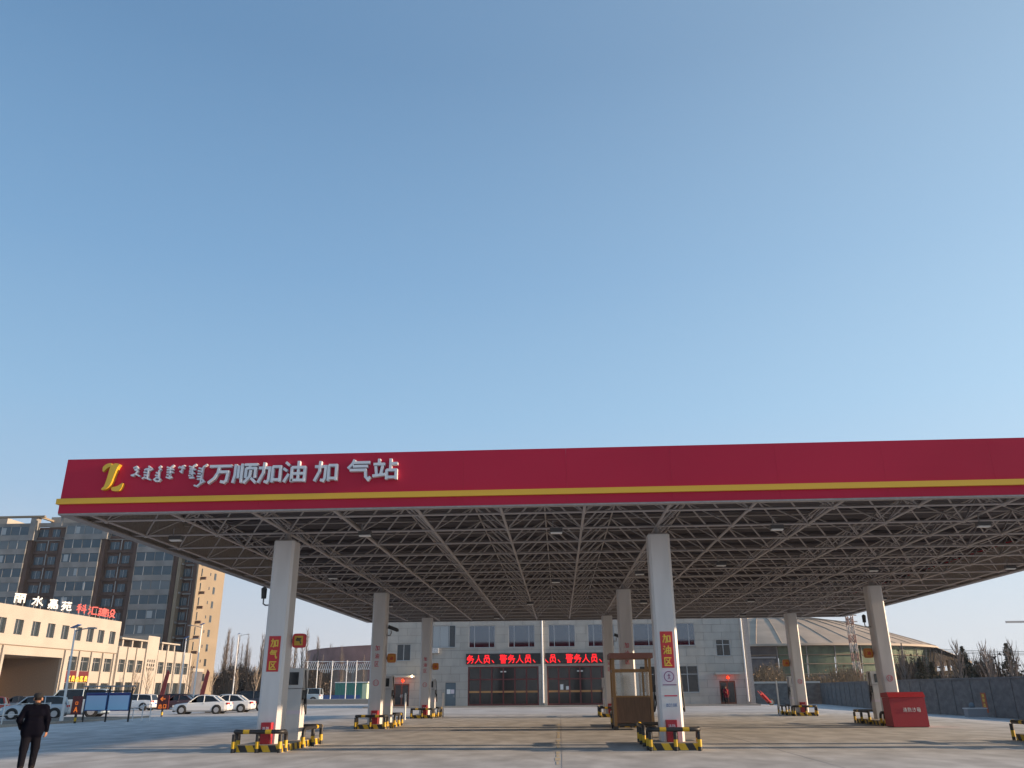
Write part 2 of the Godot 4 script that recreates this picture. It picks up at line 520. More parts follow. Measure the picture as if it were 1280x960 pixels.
# ---------------------------------------------------------------- the ground
func setting():
	var b := nb(M.concrete)
	var xs := [-3000.0, -60.0, -20.0, 0.0, 19.5, 21.5, 23.5, 25.5, 27.5, 29.5, 31.5, 34.0, 60.0, 3000.0]
	var ds := [-300.0, 0.0, 40.0, 80.0, 160.0, 3000.0]
	for i in range(xs.size() - 1):
		for j in range(ds.size() - 1):
			var y0 := -0.8 * smoothstep(19.5, 34.0, xs[i])
			var y1 := -0.8 * smoothstep(19.5, 34.0, xs[i + 1])
			b.quad(V(xs[i], y0, ds[j]), V(xs[i + 1], y1, ds[j]), V(xs[i + 1], y1, ds[j + 1]), V(xs[i], y0, ds[j + 1]))
	var g := part(self, "ground", b)
	tag(g, "grey concrete forecourt stretching to the street and the lot", "", "", "structure")
	var a := nb(M.apron)
	a.quad(V(-32, 0.004, 61.6), V(19.4, 0.004, 61.6), V(19.4, 0.004, 87.7), V(-32, 0.004, 87.7))
	tag(part(self, "apron", a), "paler concrete apron in front of the station building", "", "", "structure")
	var s := nb(M.kerb)
	s.span(V(-20.2, 0, 87.7), V(20.0, 0.13, 90.0))
	tag(part(self, "entrance_step", s), "low concrete step along the station building", "", "", "structure")
	var j := nb(M.joint)
	for d in [12.0, 18.0, 24.0, 30.0, 36.0, 42.0, 48.0, 54.0, 60.0]:
		j.quad(V(-28.5, 0.003, d), V(19.4, 0.003, d), V(19.4, 0.003, d + 0.03), V(-28.5, 0.003, d + 0.03))
	for x in [-24.0, -18.0, -12.0, -6.0, 0.0, 6.0, 12.0, 18.0]:
		for d in range(10):
			j.quad(V(x, 0.003, 6.1 + 6 * d), V(x + 0.03, 0.003, 6.1 + 6 * d), V(x + 0.03, 0.003, 11.9 + 6 * d), V(x, 0.003, 11.9 + 6 * d))
	tag(part(self, "pavement_joints", j), "thin joints between the concrete slabs", "", "", "structure")
	var ln := nb(M.oldline)
	for k in 26:
		if k % 5 == 3: continue
		var d := 16.0 + 1.1 * k
		var w := 0.05 + 0.02 * sin(k * 2.7)
		ln.quad(V(-0.1 - w, 0.0045, d), V(-0.1 + w, 0.0045, d), V(-0.1 + w, 0.0045, d + 0.8), V(-0.1 - w, 0.0045, d + 0.8))
	tag(part(self, "worn_line", ln), "faded yellow lane line worn almost away", "", "", "structure")
	var v := nb(M.soil)
	v.span(V(-34.5, 0, 34), V(-29.2, 0.09, 60))
	v.m(M.kerb).span(V(-29.2, 0, 34), V(-29.02, 0.13, 60))
	tag(part(self, "verge", v), "bare earth verge behind a kerb at the edge of the forecourt", "", "", "structure")

# ---------------------------------------------------------------- the canopy
func canopy():
	var t := thing("filling_station_canopy", "huge flat canopy with red and yellow fascia over a grey steel space frame", "canopy", V(0, 0, 0))
	var y0 := 6.349
	var y1 := 7.912
	var th := 0.09
	# fascia panels with fine seams
	var n := 12
	for i in n:
		var xa := lerpf(FL, FR, float(i) / n)
		var xb := lerpf(FL, FR, float(i + 1) / n)
		part(t, "fascia_panel", nb(M.red).span(V(xa + 0.0012, y0, FF), V(xb - 0.0012, y1, FF + th)))
		part(t, "fascia_panel", nb(M.red).span(V(xa + 0.003, y0, FB - th), V(xb - 0.003, y1, FB)))
	for i in n:
		var da := lerpf(FF + th, FB - th, float(i) / n)
		var db := lerpf(FF + th, FB - th, float(i + 1) / n)
		part(t, "fascia_panel", nb(M.red).span(V(FL, y0, da + 0.003), V(FL + th, y1, db - 0.003)))
		part(t, "fascia_panel", nb(M.red).span(V(FR - th, y0, da + 0.003), V(FR, y1, db - 0.003)))
	var so := 0.07
	part(t, "yellow_band", nb(M.stripe).span(V(FL - so, 6.60, FF - so), V(FR + so, 6.755, FF - 0.002)))
	part(t, "yellow_band", nb(M.stripe).span(V(FL - so, 6.60, FB + 0.002), V(FR + so, 6.755, FB + so)))
	part(t, "yellow_band", nb(M.stripe).span(V(FL - so, 6.60, FF), V(FL - 0.002, 6.755, FB)))
	part(t, "yellow_band", nb(M.stripe).span(V(FR + 0.002, 6.60, FF), V(FR + so, 6.755, FB)))
	# grey soffit strips under the edge, one along each side
	var sw := 0.32
	part(t, "soffit_strip", nb(M.trim).span(V(FL + 0.01, y0 - 0.045, FF + 0.01), V(FR - 0.01, y0 - 0.003, FF + 0.22)))
	part(t, "soffit_strip", nb(M.trim).span(V(FL + 0.01, y0 - 0.045, FB - 0.22), V(FR - 0.01, y0 - 0.003, FB - 0.01)))
	part(t, "soffit_strip", nb(M.trim).span(V(FL + 0.01, y0 - 0.045, FF + 0.223), V(FL + sw, y0 - 0.003, FB - 0.223)))
	part(t, "soffit_strip", nb(M.trim).span(V(FR - sw, y0 - 0.045, FF + 0.223), V(FR - 0.01, y0 - 0.003, FB - 0.223)))
	# inner grey lining of the fascia
	part(t, "edge_lining", nb(M.trim).span(V(FL + th + 0.01, y0, FF + th + 0.01), V(FR - th - 0.01, 7.60, FF + th + 0.03)))
	part(t, "edge_lining", nb(M.trim).span(V(FL + th + 0.01, y0, FB - th - 0.03), V(FR - th - 0.01, 7.60, FB - th - 0.01)))
	part(t, "edge_lining", nb(M.trim).span(V(FL + th + 0.01, y0, FF + th + 0.04), V(FL + th + 0.03, 7.60, FB - th - 0.04)))
	part(t, "edge_lining", nb(M.trim).span(V(FR - th - 0.03, y0, FF + th + 0.04), V(FR - th - 0.01, 7.60, FB - th - 0.04)))
	# corrugated roof deck, ribs across
	var dk := nb(M.deck)
	var d := FF + 0.1
	while d < FB - 0.15:
		var e := minf(d + 0.3, FB - 0.1)
		var pts := [[d, 7.66], [d + 0.10, 7.66], [d + 0.14, 7.72], [d + 0.26, 7.72], [e, 7.66]]
		for k in 4:
			dk.quad(V(FL + 0.1, pts[k + 1][1], pts[k + 1][0]), V(FR - 0.1, pts[k + 1][1], pts[k + 1][0]), V(FR - 0.1, pts[k][1], pts[k][0]), V(FL + 0.1, pts[k][1], pts[k][0]))
		d += 0.3
	dk.quad(V(FL + 0.1, 7.76, FF + 0.1), V(FR - 0.1, 7.76, FF + 0.1), V(FR - 0.1, 7.76, FB - 0.1), V(FL + 0.1, 7.76, FB - 0.1))
	part(t, "roof_deck", dk)
	# space frame
	var mx := 2.358
	var mz := 2.44
	var bx := []
	for k in range(-2, 13): bx.append(CX[0] + k * mx)
	var bz := [CZ[0] - 1.45 * mz]
	for k in range(-1, 15): bz.append(CZ[0] + k * mz)
	var yb := 6.40
	var yt := 7.42
	var tx := []
	var tz := []
	for i in range(bx.size() - 1): tx.append((bx[i] + bx[i + 1]) / 2.0)
	for i in range(bz.size() - 1): tz.append((bz[i] + bz[i + 1]) / 2.0)
	for x in bx: part(t, "bottom_chord", nb(M.truss).tube([V(x, yb, FF + 0.14), V(x, yb, FB - 0.14)], 0.043))
	for z in bz: part(t, "bottom_chord", nb(M.truss).tube([V(FL + 0.15, yb, z), V(FR - 0.15, yb, z)], 0.036))
	for x in tx: part(t, "top_chord", nb(M.truss).tube([V(x, yt, FF + 0.14), V(x, yt, FB - 0.14)], 0.03))
	for z in tz: part(t, "top_chord", nb(M.truss).tube([V(FL + 0.15, yt, z), V(FR - 0.15, yt, z)], 0.024))
	for z in tz: part(t, "purlin", nb(M.deck).span(V(FL + 0.14, 7.54, z - 0.04), V(FR - 0.14, 7.65, z + 0.04)))
	# joints and diagonals
	var ballm := nb(M.truss).ball(Vector3.ZERO, 0.085, 8).mesh()
	for x in bx:
		for z in bz: put(t, "joint_ball", ballm, Transform3D(Basis(), V(x, yb, z)))
	var rod := nb(M.truss).tube([Vector3(0, -0.5, 0), Vector3(0, 0.5, 0)], 1.0, 7, false).mesh()
	var webs := []
	for i in tx.size():
		for j in tz.size():
			for c in [[0, 0], [1, 0], [0, 1], [1, 1]]:
				webs.append([V(bx[i + c[0]], yb, bz[j + c[1]]), V(tx[i], yt, tz[j])])
	webs.sort_custom(func(p, q): return p[0].length_squared() < q[0].length_squared())
	var rest := nb(M.truss)
	for i in webs.size():
		var p: Vector3 = webs[i][0]
		var q: Vector3 = webs[i][1]
		if i < 300:
			var dir := (q - p).normalized()
			var side := dir.cross(Vector3.UP).normalized()
			put(t, "diagonal", rod, Transform3D(Basis(side * 0.028, dir * p.distance_to(q), side.cross(dir) * 0.028), (p + q) / 2.0))
		else:
			rest.tube([p, q], 0.028, 6, false)
	tag(part(t, "further_diagonals", rest), "", "", "", "stuff")
	# emblem: a folded golden ribbon
	var em := nb(M.gold)
	var ex := facing(-12.85, 6.93, FF)
	var leaf := [[165, 155], [158, 110], [190, 80], [242, 72], [236, 106], [205, 118], [180, 150]]
	var stem := [[248, 96], [285, 80], [332, 92], [312, 112], [300, 160], [272, 285], [242, 320], [192, 332], [196, 312], [216, 298], [232, 200], [240, 120]]
	var tail := [[282, 302], [330, 296], [384, 256], [376, 312], [350, 342], [288, 338], [276, 316]]
	for q in [[leaf, 0.09], [stem, 0.15], [tail, 0.11]]:
		var pts := []
		for p in q[0]: pts.append(Vector2((p[0] - 158) * 0.0031, (340 - p[1]) * 0.0031))
		em.prism(curve_poly(pts), ex, q[1])
	part(t, "emblem", em, "golden folded ribbon emblem at the left of the fascia")
	var words := [["word1", -12.01, -11.70, 7.34, 7.66], ["word2", -11.68, -11.34, 7.22, 7.66], ["word3", -11.34, -11.06, 7.18, 7.66], ["word4", -11.01, -10.72, 7.24, 7.67], ["word5", -10.66, -10.43, 7.40, 7.66], ["word6", -10.36, -10.08, 7.24, 7.67], ["word7", -10.13, -9.78, 7.0, 7.68]]
	for w in words:
		var g := nb(M.letter)
		glyph(g, w[0], facing(w[1], w[3], FF), w[2] - w[1], w[4] - w[3], 0.042, 0.09)
		part(t, "script_word", g)
	var chars := [["万", -9.76, -9.04, 7.07, 7.67], ["顺", -9.05, -8.31, 7.05, 7.70], ["加", -8.34, -7.61, 7.04, 7.71], ["油", -7.62, -6.92, 7.04, 7.72], ["加", -6.74, -6.02, 7.05, 7.71], ["气", -5.79, -5.07, 7.05, 7.72], ["站", -5.07, -4.33, 7.06, 7.73]]
	for c in chars:
		var g := nb(M.letter)
		glyph(g, c[0], facing(c[1], c[3], FF), c[2] - c[1], c[4] - c[3], 0.074, 0.12)
		part(t, "character", g)
	# flat lamps hung under the frame
	var lm := thing("canopy_light", "", "lamp", V(0, 0, 0))
	part(lm, "housing", nb(M.lampcase).prism(PackedVector2Array([Vector2(-0.12, 0), Vector2(0.12, 0), Vector2(0.08, 0.12), Vector2(-0.08, 0.12)]), Transform3D(Basis(Vector3(0, 0, 1), Vector3.UP, Vector3(-1, 0, 0)), Vector3(0.19, 0, 0)), 0.38))
	part(lm, "diffuser", nb(M.white).box(Vector3(0, -0.022, 0), Vector3(0.34, 0.035, 0.14)))
	part(lm, "bracket", nb(M.grey).tube([Vector3(-0.1, 0.12, 0), Vector3(-0.1, 0.34, 0), Vector3(0.1, 0.34, 0), Vector3(0.1, 0.12, 0)], 0.02, 6))
	var spots := [[-11.7, 24.3], [-5.76, 24.1], [0.02, 24.2], [6.57, 24.3], [12.6, 24.4], [18.2, 24.4], [-9.3, 33.7], [-0.05, 36.1], [3.4, 33.9], [6.3, 31.7], [12.8, 33.9], [18.2, 33.9], [-9.3, 45.6], [-1.5, 45.6], [4.7, 45.7], [10.5, 45.7], [17.5, 45.7], [-4.0, 54.5], [4.5, 55.0], [12.0, 55.0]]
	for i in spots.size():
		var at := V(spots[i][0], 6.02, spots[i][1])
		var o := lm if i == 0 else copy(lm, "", at)
		o.position = at
		var row := 0
		for r in LAMP_ROWS.size():
			if i >= LAMP_ROWS[r][0]: row = r
		tag(o, "flat unlit lamp under the canopy, %s from left in the %s row" % [ORDER[i - LAMP_ROWS[row][0]], LAMP_ROWS[row][1]], "lamp", "lamps under the canopy")

func curve_poly(p: Array) -> PackedVector2Array:
	var out := PackedVector2Array()
	var n := p.size()
	for i in n:
		var a: Vector2 = p[i]
		var b: Vector2 = p[(i + 1) % n]
		out.append(a.lerp(b, 0.22))
		out.append(a.lerp(b, 0.78))
	return out

# ---------------------------------------------------------------- columns, islands and what stands on them
func column_body(t: Node3D):
	var w := 0.3335
	var d := 0.355
	var c := 0.075
	var poly := PackedVector2Array([Vector2(-w + c, -d), Vector2(w - c, -d), Vector2(w, -d + c), Vector2(w, d - c), Vector2(w - c, d), Vector2(-w + c, d), Vector2(-w, d - c), Vector2(-w, -d + c)])
	var up := Transform3D(Basis(Vector3(1, 0, 0), Vector3(0, 0, -1), Vector3(0, 1, 0)), Vector3(0, 0.2, 0))
	part(t, "shaft", nb(M.column).prism(poly, up, CH - 0.2 - 0.04))
	part(t, "cap_plate", nb(M.trim).box(Vector3(0, CH - 0.018, 0), Vector3(0.60, 0.036, 0.64)))
	part(t, "bearing", nb(M.trim).tube([Vector3(0, CH, 0), Vector3(0, CH + 0.22, 0)], [0.16, 0.07], 10))

func hoop(label: String, at: Vector3, returns: Array):
	# a bent striped tube: rail across the island, turned back along its side where returns asks for it
	var t := thing("hoop_guard", label, "crash barrier", at, 0.0)
	var r := 0.06
	var top := 0.55
	var hw := 0.70
	var path := []
	if returns[0] != 0.0:
		path.append_array([Vector3(-hw, 0, returns[0]), Vector3(-hw, top, returns[0]), Vector3(-hw, top, 0)])
	else:
		path.append_array([Vector3(-hw, 0, 0), Vector3(-hw, top, 0)])
	if returns[1] != 0.0:
		path.append_array([Vector3(hw, top, 0), Vector3(hw, top, returns[1]), Vector3(hw, 0, returns[1])])
	else:
		path.append_array([Vector3(hw, top, 0), Vector3(hw, 0, 0)])
	var smooth := []
	for i in path.size():
		if i == 0 or i == path.size() - 1:
			smooth.append(path[i])
		else:
			var p: Vector3 = path[i]
			var a: Vector3 = p + (path[i - 1] - p).normalized() * 0.2
			var e: Vector3 = p + (path[i + 1] - p).normalized() * 0.2
			for k in 6:
				var f := k / 5.0
				smooth.append(a.lerp(p, f).lerp(p.lerp(e, f), f))
	part(t, "rail", banded(smooth, r))
	var posts := [Vector3(0.02, 0, 0)]
	if returns[0] != 0.0: posts.append(Vector3(-hw + 0.03, 0, 0))
	if returns[1] != 0.0: posts.append(Vector3(hw - 0.03, 0, 0))
	for q in returns:
		if absf(q) > 1.0: posts.append(Vector3(hw * (1.0 if q == returns[1] else -1.0), 0, q * 0.5))
	for p in posts:
		part(t, "post", banded([p, p + Vector3(0, top - 0.06, 0)], r, false))

func banded(path: Array, r: float, both_feet := true) -> B:
	# a black tube with a yellow band above each foot and a few along the rail
	var total := 0.0
	for i in range(path.size() - 1): total += path[i].distance_to(path[i + 1])
	var cuts := [0.11, minf(0.31, total * 0.6)]
	if both_feet:
		for c in [total / 2.0 - 0.32, total / 2.0 + 0.32]:
			cuts.append_array([c - 0.09, c + 0.09])
		cuts.append_array([total - 0.31, total - 0.11])
	var b := B.new()
	b.m(M.black); b.m(M.yellow)
	var run := 0.0
	var k := 0
	var seg := [path[0]]
	for i in range(path.size() - 1):
		var p: Vector3 = path[i]
		var q: Vector3 = path[i + 1]
		var left := p.distance_to(q)
		while k < cuts.size() and run + left > cuts[k]:
			var f: float = cuts[k] - run
			p = p.move_toward(q, f)
			left -= f
			seg.append(p)
			b.m(M.yellow if k % 2 == 1 else M.black)
			b.tube(seg, r, 10, true)
			seg = [p]
			run = cuts[k]
			k += 1
		if left > 1e-5:
			run += left
			seg.append(q)
	if seg.size() > 1:
		b.m(M.yellow if k % 2 == 1 else M.black)
		b.tube(seg, r, 10, true)
	return b

func island(label: String, at: Vector3):
	var t := thing("pump_island", label, "pump island", at)
	var hw := 0.66
	var l0 := -0.86
	var l1 := 2.95
	part(t, "kerb_block", nb(M.kerb).span(Vector3(-hw, 0, -l0), Vector3(hw, 0.2, -l1)))
	# slanting yellow and black bands painted round the kerb
	for side in 4:
		var len := 2.0 * hw if side % 2 == 0 else l1 - l0
		var xf: Transform3D
		if side == 0: xf = Transform3D(Basis(), Vector3(-hw, 0, -l0))
		elif side == 1: xf = Transform3D(Basis(Vector3(0, 0, -1), Vector3.UP, Vector3(1, 0, 0)), Vector3(hw, 0, -l0))
		elif side == 2: xf = Transform3D(Basis(Vector3(-1, 0, 0), Vector3.UP, Vector3(0, 0, -1)), Vector3(hw, 0, -l1))
		else: xf = Transform3D(Basis(Vector3(0, 0, 1), Vector3.UP, Vector3(-1, 0, 0)), Vector3(-hw, 0, -l1))
		var u := -0.2
		var b := B.new()
		b.m(M.yellow); b.m(M.black)
		var k := 0
		while u < len:
			var pts := []
			for q in [Vector2(u + 0.1, 0.012), Vector2(u + 0.32, 0.012), Vector2(u + 0.22, 0.19), Vector2(u, 0.19)]:
				pts.append(Vector2(clampf(q.x, 0.004, len - 0.004), q.y))
			if pts[1].x - pts[0].x > 0.02 or pts[2].x - pts[3].x > 0.02:
				b.m(M.yellow if k % 2 == 0 else M.black)
				b.quad(xf * Vector3(pts[0].x, pts[0].y, 0.004), xf * Vector3(pts[1].x, pts[1].y, 0.004), xf * Vector3(pts[2].x, pts[2].y, 0.004), xf * Vector3(pts[3].x, pts[3].y, 0.004))
			u += 0.22
			k += 1
		part(t, "painted_stripes", b)

func dispenser(label: String, at: Vector3, w := 0.95):
	var t := thing("fuel_dispenser", label, "fuel dispenser", at)
	part(t, "cabinet", nb(M.offwhite).span(Vector3(-w / 2, 0, -0.24), Vector3(w / 2, 1.5, 0.24)))
	part(t, "head", nb(M.offwhite).span(Vector3(-w / 2 - 0.03, 1.52, -0.27), Vector3(w / 2 + 0.03, 2.12, 0.27)))
	part(t, "neck", nb(M.grey).span(Vector3(-w / 2 + 0.04, 1.5, -0.2), Vector3(w / 2 - 0.04, 1.52, 0.2)))
	for s in [-1.0, 1.0]:
		part(t, "display", nb(M.screen).span(Vector3(s * (w / 2 + 0.032), 1.18, -0.17), Vector3(s * (w / 2 + 0.004), 1.46, 0.17)))
		part(t, "display", nb(M.screen).span(Vector3(-w / 2 + 0.12, 1.62, s * 0.272), Vector3(w / 2 - 0.12, 2.0, s * 0.29)))
		var h := []
		for k in 13:
			var f := k / 12.0
			h.append(Vector3(s * (w / 2 + 0.05 + 0.09 * sin(PI * f)), 2.06 - 1.0 * f - 0.75 * sin(PI * f) + 0.0, 0.12 - 0.1 * f))
		part(t, "hose", nb(M.dark).tube(h, 0.022, 7))
		part(t, "nozzle", nb(M.dark).tube([Vector3(s * (w / 2 + 0.05), 1.02, 0.02), Vector3(s * (w / 2 + 0.07), 1.16, 0.02), Vector3(s * (w / 2 + 0.12), 1.26, 0.1)], [0.03, 0.04, 0.018], 7))
	part(t, "logo_band", nb(M.pale).span(Vector3(-w / 2 - 0.004, 0.75, -0.244), Vector3(w / 2 + 0.004, 0.86, 0.244)))

func side_sign(label: String, at: Vector3, side: float, hot: bool):
	var t := thing("hanging_sign", label, "sign", at)
	var face = paint(0.62, 0.27, 0.03, 0.5) if hot else paint(0.50, 0.30, 0.03, 0.5)
	var w := 0.40
	var poly := PackedVector2Array()
	for k in 24:
		var a := TAU * k / 24.0
		poly.append(Vector2(side * (0.05 + w / 2) + signf(cos(a)) * pow(absf(cos(a)), 0.4) * w / 2, signf(sin(a)) * pow(absf(sin(a)), 0.4) * 0.21))
	part(t, "frame", nb(paint(0.52, 0.17, 0.02, 0.5) if hot else M.signred).prism(poly, Transform3D(Basis(), Vector3(0, 0, -0.08)), 0.16))
	for s in [-1.0, 1.0]:
		var f := part(t, "face", nb(face).box(Vector3(side * (0.05 + w / 2), 0, s * 0.083), Vector3(w * 0.66, 0.28, 0.012)))
		var g := nb(M.dark if not hot else M.signred)
		glyph(g, "气" if not hot else "油", Transform3D(Basis(Vector3(s, 0, 0), Vector3.UP, Vector3(0, 0, s)), Vector3(side * (0.05 + w / 2) - s * 0.10, -0.10, s * 0.089)), 0.20, 0.20, 0.024, 0.006)
		part(f, "character", g)
	part(t, "bracket", nb(M.grey).box(Vector3(side * 0.02, 0, 0), Vector3(0.08, 0.12, 0.08)))

func camera_box(label: String, at: Vector3, side: float, hanging: bool):
	var t := thing("security_camera", label, "security camera", at)
	if hanging:
		part(t, "arm", nb(M.grey).tube([Vector3(0, 0, 0), Vector3(side * 0.2, 0.0, 0), Vector3(side * 0.27, 0.05, 0), Vector3(side * 0.27, 0.2, 0)], 0.025, 7))
		part(t, "body", nb(M.dark).tube([Vector3(side * 0.27, 0.2, 0), Vector3(side * 0.27, 0.50, 0.03)], [0.075, 0.09], 10))
		part(t, "hood", nb(M.dark).tube([Vector3(side * 0.27, 0.50, 0.03), Vector3(side * 0.27, 0.56, 0.03)], [0.095, 0.03], 10))
	else:
		part(t, "arm", nb(M.grey).tube([Vector3(0, -0.15, 0), Vector3(side * 0.16, -0.2, 0), Vector3(side * 0.22, -0.08, 0), Vector3(side * 0.22, 0.05, 0)], 0.028, 7))
		part(t, "body", nb(M.dark).box(Vector3(side * 0.30, 0.14, 0.05), Vector3(0.46, 0.17, 0.17), Basis(Vector3.BACK, -0.35 * side)))
		part(t, "lens", nb(M.screen).tube([Vector3(side * 0.50, 0.06, 0.05), Vector3(side * 0.58, 0.03, 0.05)], 0.06, 9))

func columns_and_islands():
	for r in 3:
		for c in 3:
			if c == 2 and r == 0:
				pass
			var x: float = CX[c]
			var z: float = CZ[r]
			var where := "%s %s" % [WORDS_Z[r], WORDS_X[c]]
			var lab := "tall white canopy column, %s in the row nearest the street" % WORDS_X[c] if r == 0 else ("tall white canopy column on the %s side, in the middle row" % WORDS_X[c] if r == 1 else "tall white canopy column on the %s side, nearest the building" % WORDS_X[c])
			if c == 0 and r == 0: lab = "tall white canopy column with a red sign lettered 加气区"
			if c == 1 and r == 0: lab = "tall white canopy column with a red sign lettered 加油区"
			if c == 2 and r == 1: lab = "tall white canopy column beside the red steel chest"
			var t := thing("canopy_column", lab, "column", V(x, 0, z), 0.0, "columns holding up the canopy")
			column_body(t)
			var fz := 0.355
			if r == 0:
				var sg := nb(M.signred).span(Vector3(-0.18, 2.18, fz), Vector3(0.18, 3.20, fz + 0.015))
				var sp := part(t, "sign_panel", sg)
				var words := ["加", "气", "区"] if c == 0 else ["加", "油", "区"]
				for k in 3:
					var g := nb(M.signyellow)
					glyph(g, words[k], Transform3D(Basis(), Vector3(-0.125, 2.87 - 0.325 * k, fz + 0.015)), 0.25, 0.27, 0.034, 0.006)
					part(sp, "character", g)
			elif c < 2:
				var g := nb(M.print_red)
				for k in 3:
					glyph(g, ["加", "油", "区"][k], Transform3D(Basis(), Vector3(-0.12, 3.4 - 0.36 * k, fz)), 0.22, 0.28, 0.022, 0.004)
				part(t, "painted_words", g)
			if r == 0 and c == 1:
				var n := part(t, "notice", nb(M.pale).span(Vector3(-0.20, 1.74, fz), Vector3(0.20, 2.14, fz + 0.008)))
				part(n, "ring", ring(0.15, 0.022, M.print_violet, Vector3(0, 1.94, fz + 0.008)))
				var g := nb(M.print_violet)
				glyph(g, "figure", Transform3D(Basis(), Vector3(-0.08, 1.86, fz + 0.008)), 0.16, 0.17, 0.016, 0.004)
				part(n, "pictogram", g)
				var l := nb(M.print_violet).span(Vector3(-0.2, 1.70, fz), Vector3(0.2, 1.725, fz + 0.005))
				l.m(M.print_red).span(Vector3(-0.17, 1.40, fz), Vector3(0.2, 1.435, fz + 0.005))
				part(t, "printed_lines", l)
				var bt := nb(M.print_blue)
				for k in 5: glyph(bt, ["出", "口", "1", "口", "区"][k], Transform3D(Basis(), Vector3(-0.14 + 0.065 * k, 1.12, fz)), 0.06, 0.10, 0.010, 0.004)
				part(t, "printed_lines", bt)
			elif r >= 1 and not (c == 1):
				part(t, "number_disc", ring(0.14, 0.024, M.print_red, Vector3(0, 1.98, fz)))
				var g := nb(M.print_red)
				glyph(g, "1", Transform3D(Basis(), Vector3(-0.10, 1.90, fz)), 0.10, 0.15, 0.018, 0.004)
				glyph(g, "1" if c == 0 else "2", Transform3D(Basis(), Vector3(0.01, 1.90, fz)), 0.09, 0.15, 0.018, 0.004)
				part(t, "number", g)
			# island, guards, box
			island("concrete pump island with yellow and black kerb under the %s column" % where, V(x, 0, z))
			hoop("yellow and black hoop guard on the street side of the %s column" % where, V(x - 0.04, 0, z - 0.98), [-0.42, -0.42])
			hoop("yellow and black hoop guard on the far end of the %s pump island" % where, V(x, 0, z + 3.08), [0.0, 2.1] if c == 0 else [2.1, 0.0])
			extinguisher_box("small red fire extinguisher box at the foot of the %s column" % where, V(x + (0.05 if c == 0 else -0.05), 0.2, z - 0.50))
			if not (c == 1 and r >= 1):
				dispenser("white fuel dispenser behind the %s column" % where, V(x + (0.05 if c == 0 else (0.18 if c == 2 else 0.2)), 0.2, z + 1.75), 0.66)
			elif r == 2:
				dispenser("white fuel dispenser behind the %s column" % where, V(x, 0.2, z + 1.75), 0.8)
			var side := 1.0 if c == 0 else -1.0
			if c != 1: side_sign(("yellow" if r == 0 else "orange") + " rounded sign on the side of the %s column" % where, V(x + side * 0.335, 3.09 if c != 1 else 3.0, z + 0.2), side, r > 0)
	camera_box("black security camera on an arm at the left of the front left column", V(CX[0] - 0.335, 4.15, CZ[0]), -1.0, true)
	camera_box("dark box camera on the right of the second left column", V(CX[0] + 0.335, 4.3, CZ[1]), 1.0, false)
	camera_box("black security camera on an arm at the left of the second right column", V(CX[2] - 0.335, 4.25, CZ[1]), -1.0, true)
	camera_box("dark box camera on the right of the rear middle column", V(CX[1] + 0.335, 4.7, CZ[2]), 1.0, false)
	# white bollard pipes at the rear left island
	for q in [[-9.35, 51.9, "outer"], [-7.5, 55.2, "inner"]]:
		var t := thing("white_bollard", "thin white pipe post at the %s side of the rear left pump island" % q[2], "bollard", V(q[0], 0, q[1]), 0.0, "white pipe posts")
		part(t, "pipe", nb(M.white).tube([Vector3.ZERO, Vector3(0, 1.45, 0)], 0.055, 9))
		part(t, "cap", nb(M.white).ball(Vector3(0, 1.45, 0), 0.06, 8))
	var t2 := thing("white_bollard", "thin white pipe post left of the rear right column", "bollard", V(13.55, 0, 54.6), 0.0, "white pipe posts")
	part(t2, "pipe", nb(M.white).tube([Vector3.ZERO, Vector3(0, 2.0, 0)], 0.045, 9))
	part(t2, "cap", nb(M.white).ball(Vector3(0, 2.0, 0), 0.055, 8))
	# red steel chest beside the second right column
	var c := thing("fire_sand_chest", "large red steel chest with white characters beside a right-hand column", "chest", V(14.83, 0, 38.3))
	var w := 0.74
	part(c, "body", nb(M.boxred).prism(PackedVector2Array([Vector2(-0.45, 0.03), Vector2(0.45, 0.03), Vector2(0.45, 1.18), Vector2(-0.38, 1.18)]), Transform3D(Basis(Vector3(0, 0, -1), Vector3.UP, Vector3(1, 0, 0)), Vector3(-w, 0, 0)), 2 * w))
	part(c, "lid", nb(M.boxred).prism(PackedVector2Array([Vector2(-0.44, 1.19), Vector2(0.48, 1.19), Vector2(0.48, 1.36), Vector2(-0.26, 1.40)]), Transform3D(Basis(Vector3(0, 0, -1), Vector3.UP, Vector3(1, 0, 0)), Vector3(-w - 0.03, 0, 0)), 2 * w + 0.06))
	part(c, "plinth", nb(M.dark).box(Vector3(0, 0.015, 0), Vector3(1.4, 0.03, 0.84)))
	var g := nb(M.white)
	var tilt := Basis(Vector3.RIGHT, -atan2(0.07, 1.15))
	for k in 4:
		glyph(g, ["消", "防", "沙", "箱"][k], Transform3D(tilt, Vector3(-0.24 + 0.19 * k, 0.60, 0.45 - 0.07 * (0.57 / 1.15) + 0.002)), 0.16, 0.19, 0.018, 0.004)
	part(c, "lettering", g)
	booth()

func ring(r: float, w: float, mat, at: Vector3) -> B:
	var b := nb(mat)
	for k in 28:
		var a := TAU * k / 28.0
		var e := TAU * (k + 1) / 28.0
		var p := Vector3(cos(a), sin(a), 0)
		var q := Vector3(cos(e), sin(e), 0)
		var z := Vector3(0, 0, 0.005)
		b.quad(at + p * (r - w) + z, at + p * r + z, at + q * r + z, at + q * (r - w) + z)
		b.quad(at + p * r, at + q * r, at + q * r + z, at + p * r + z)
	return b

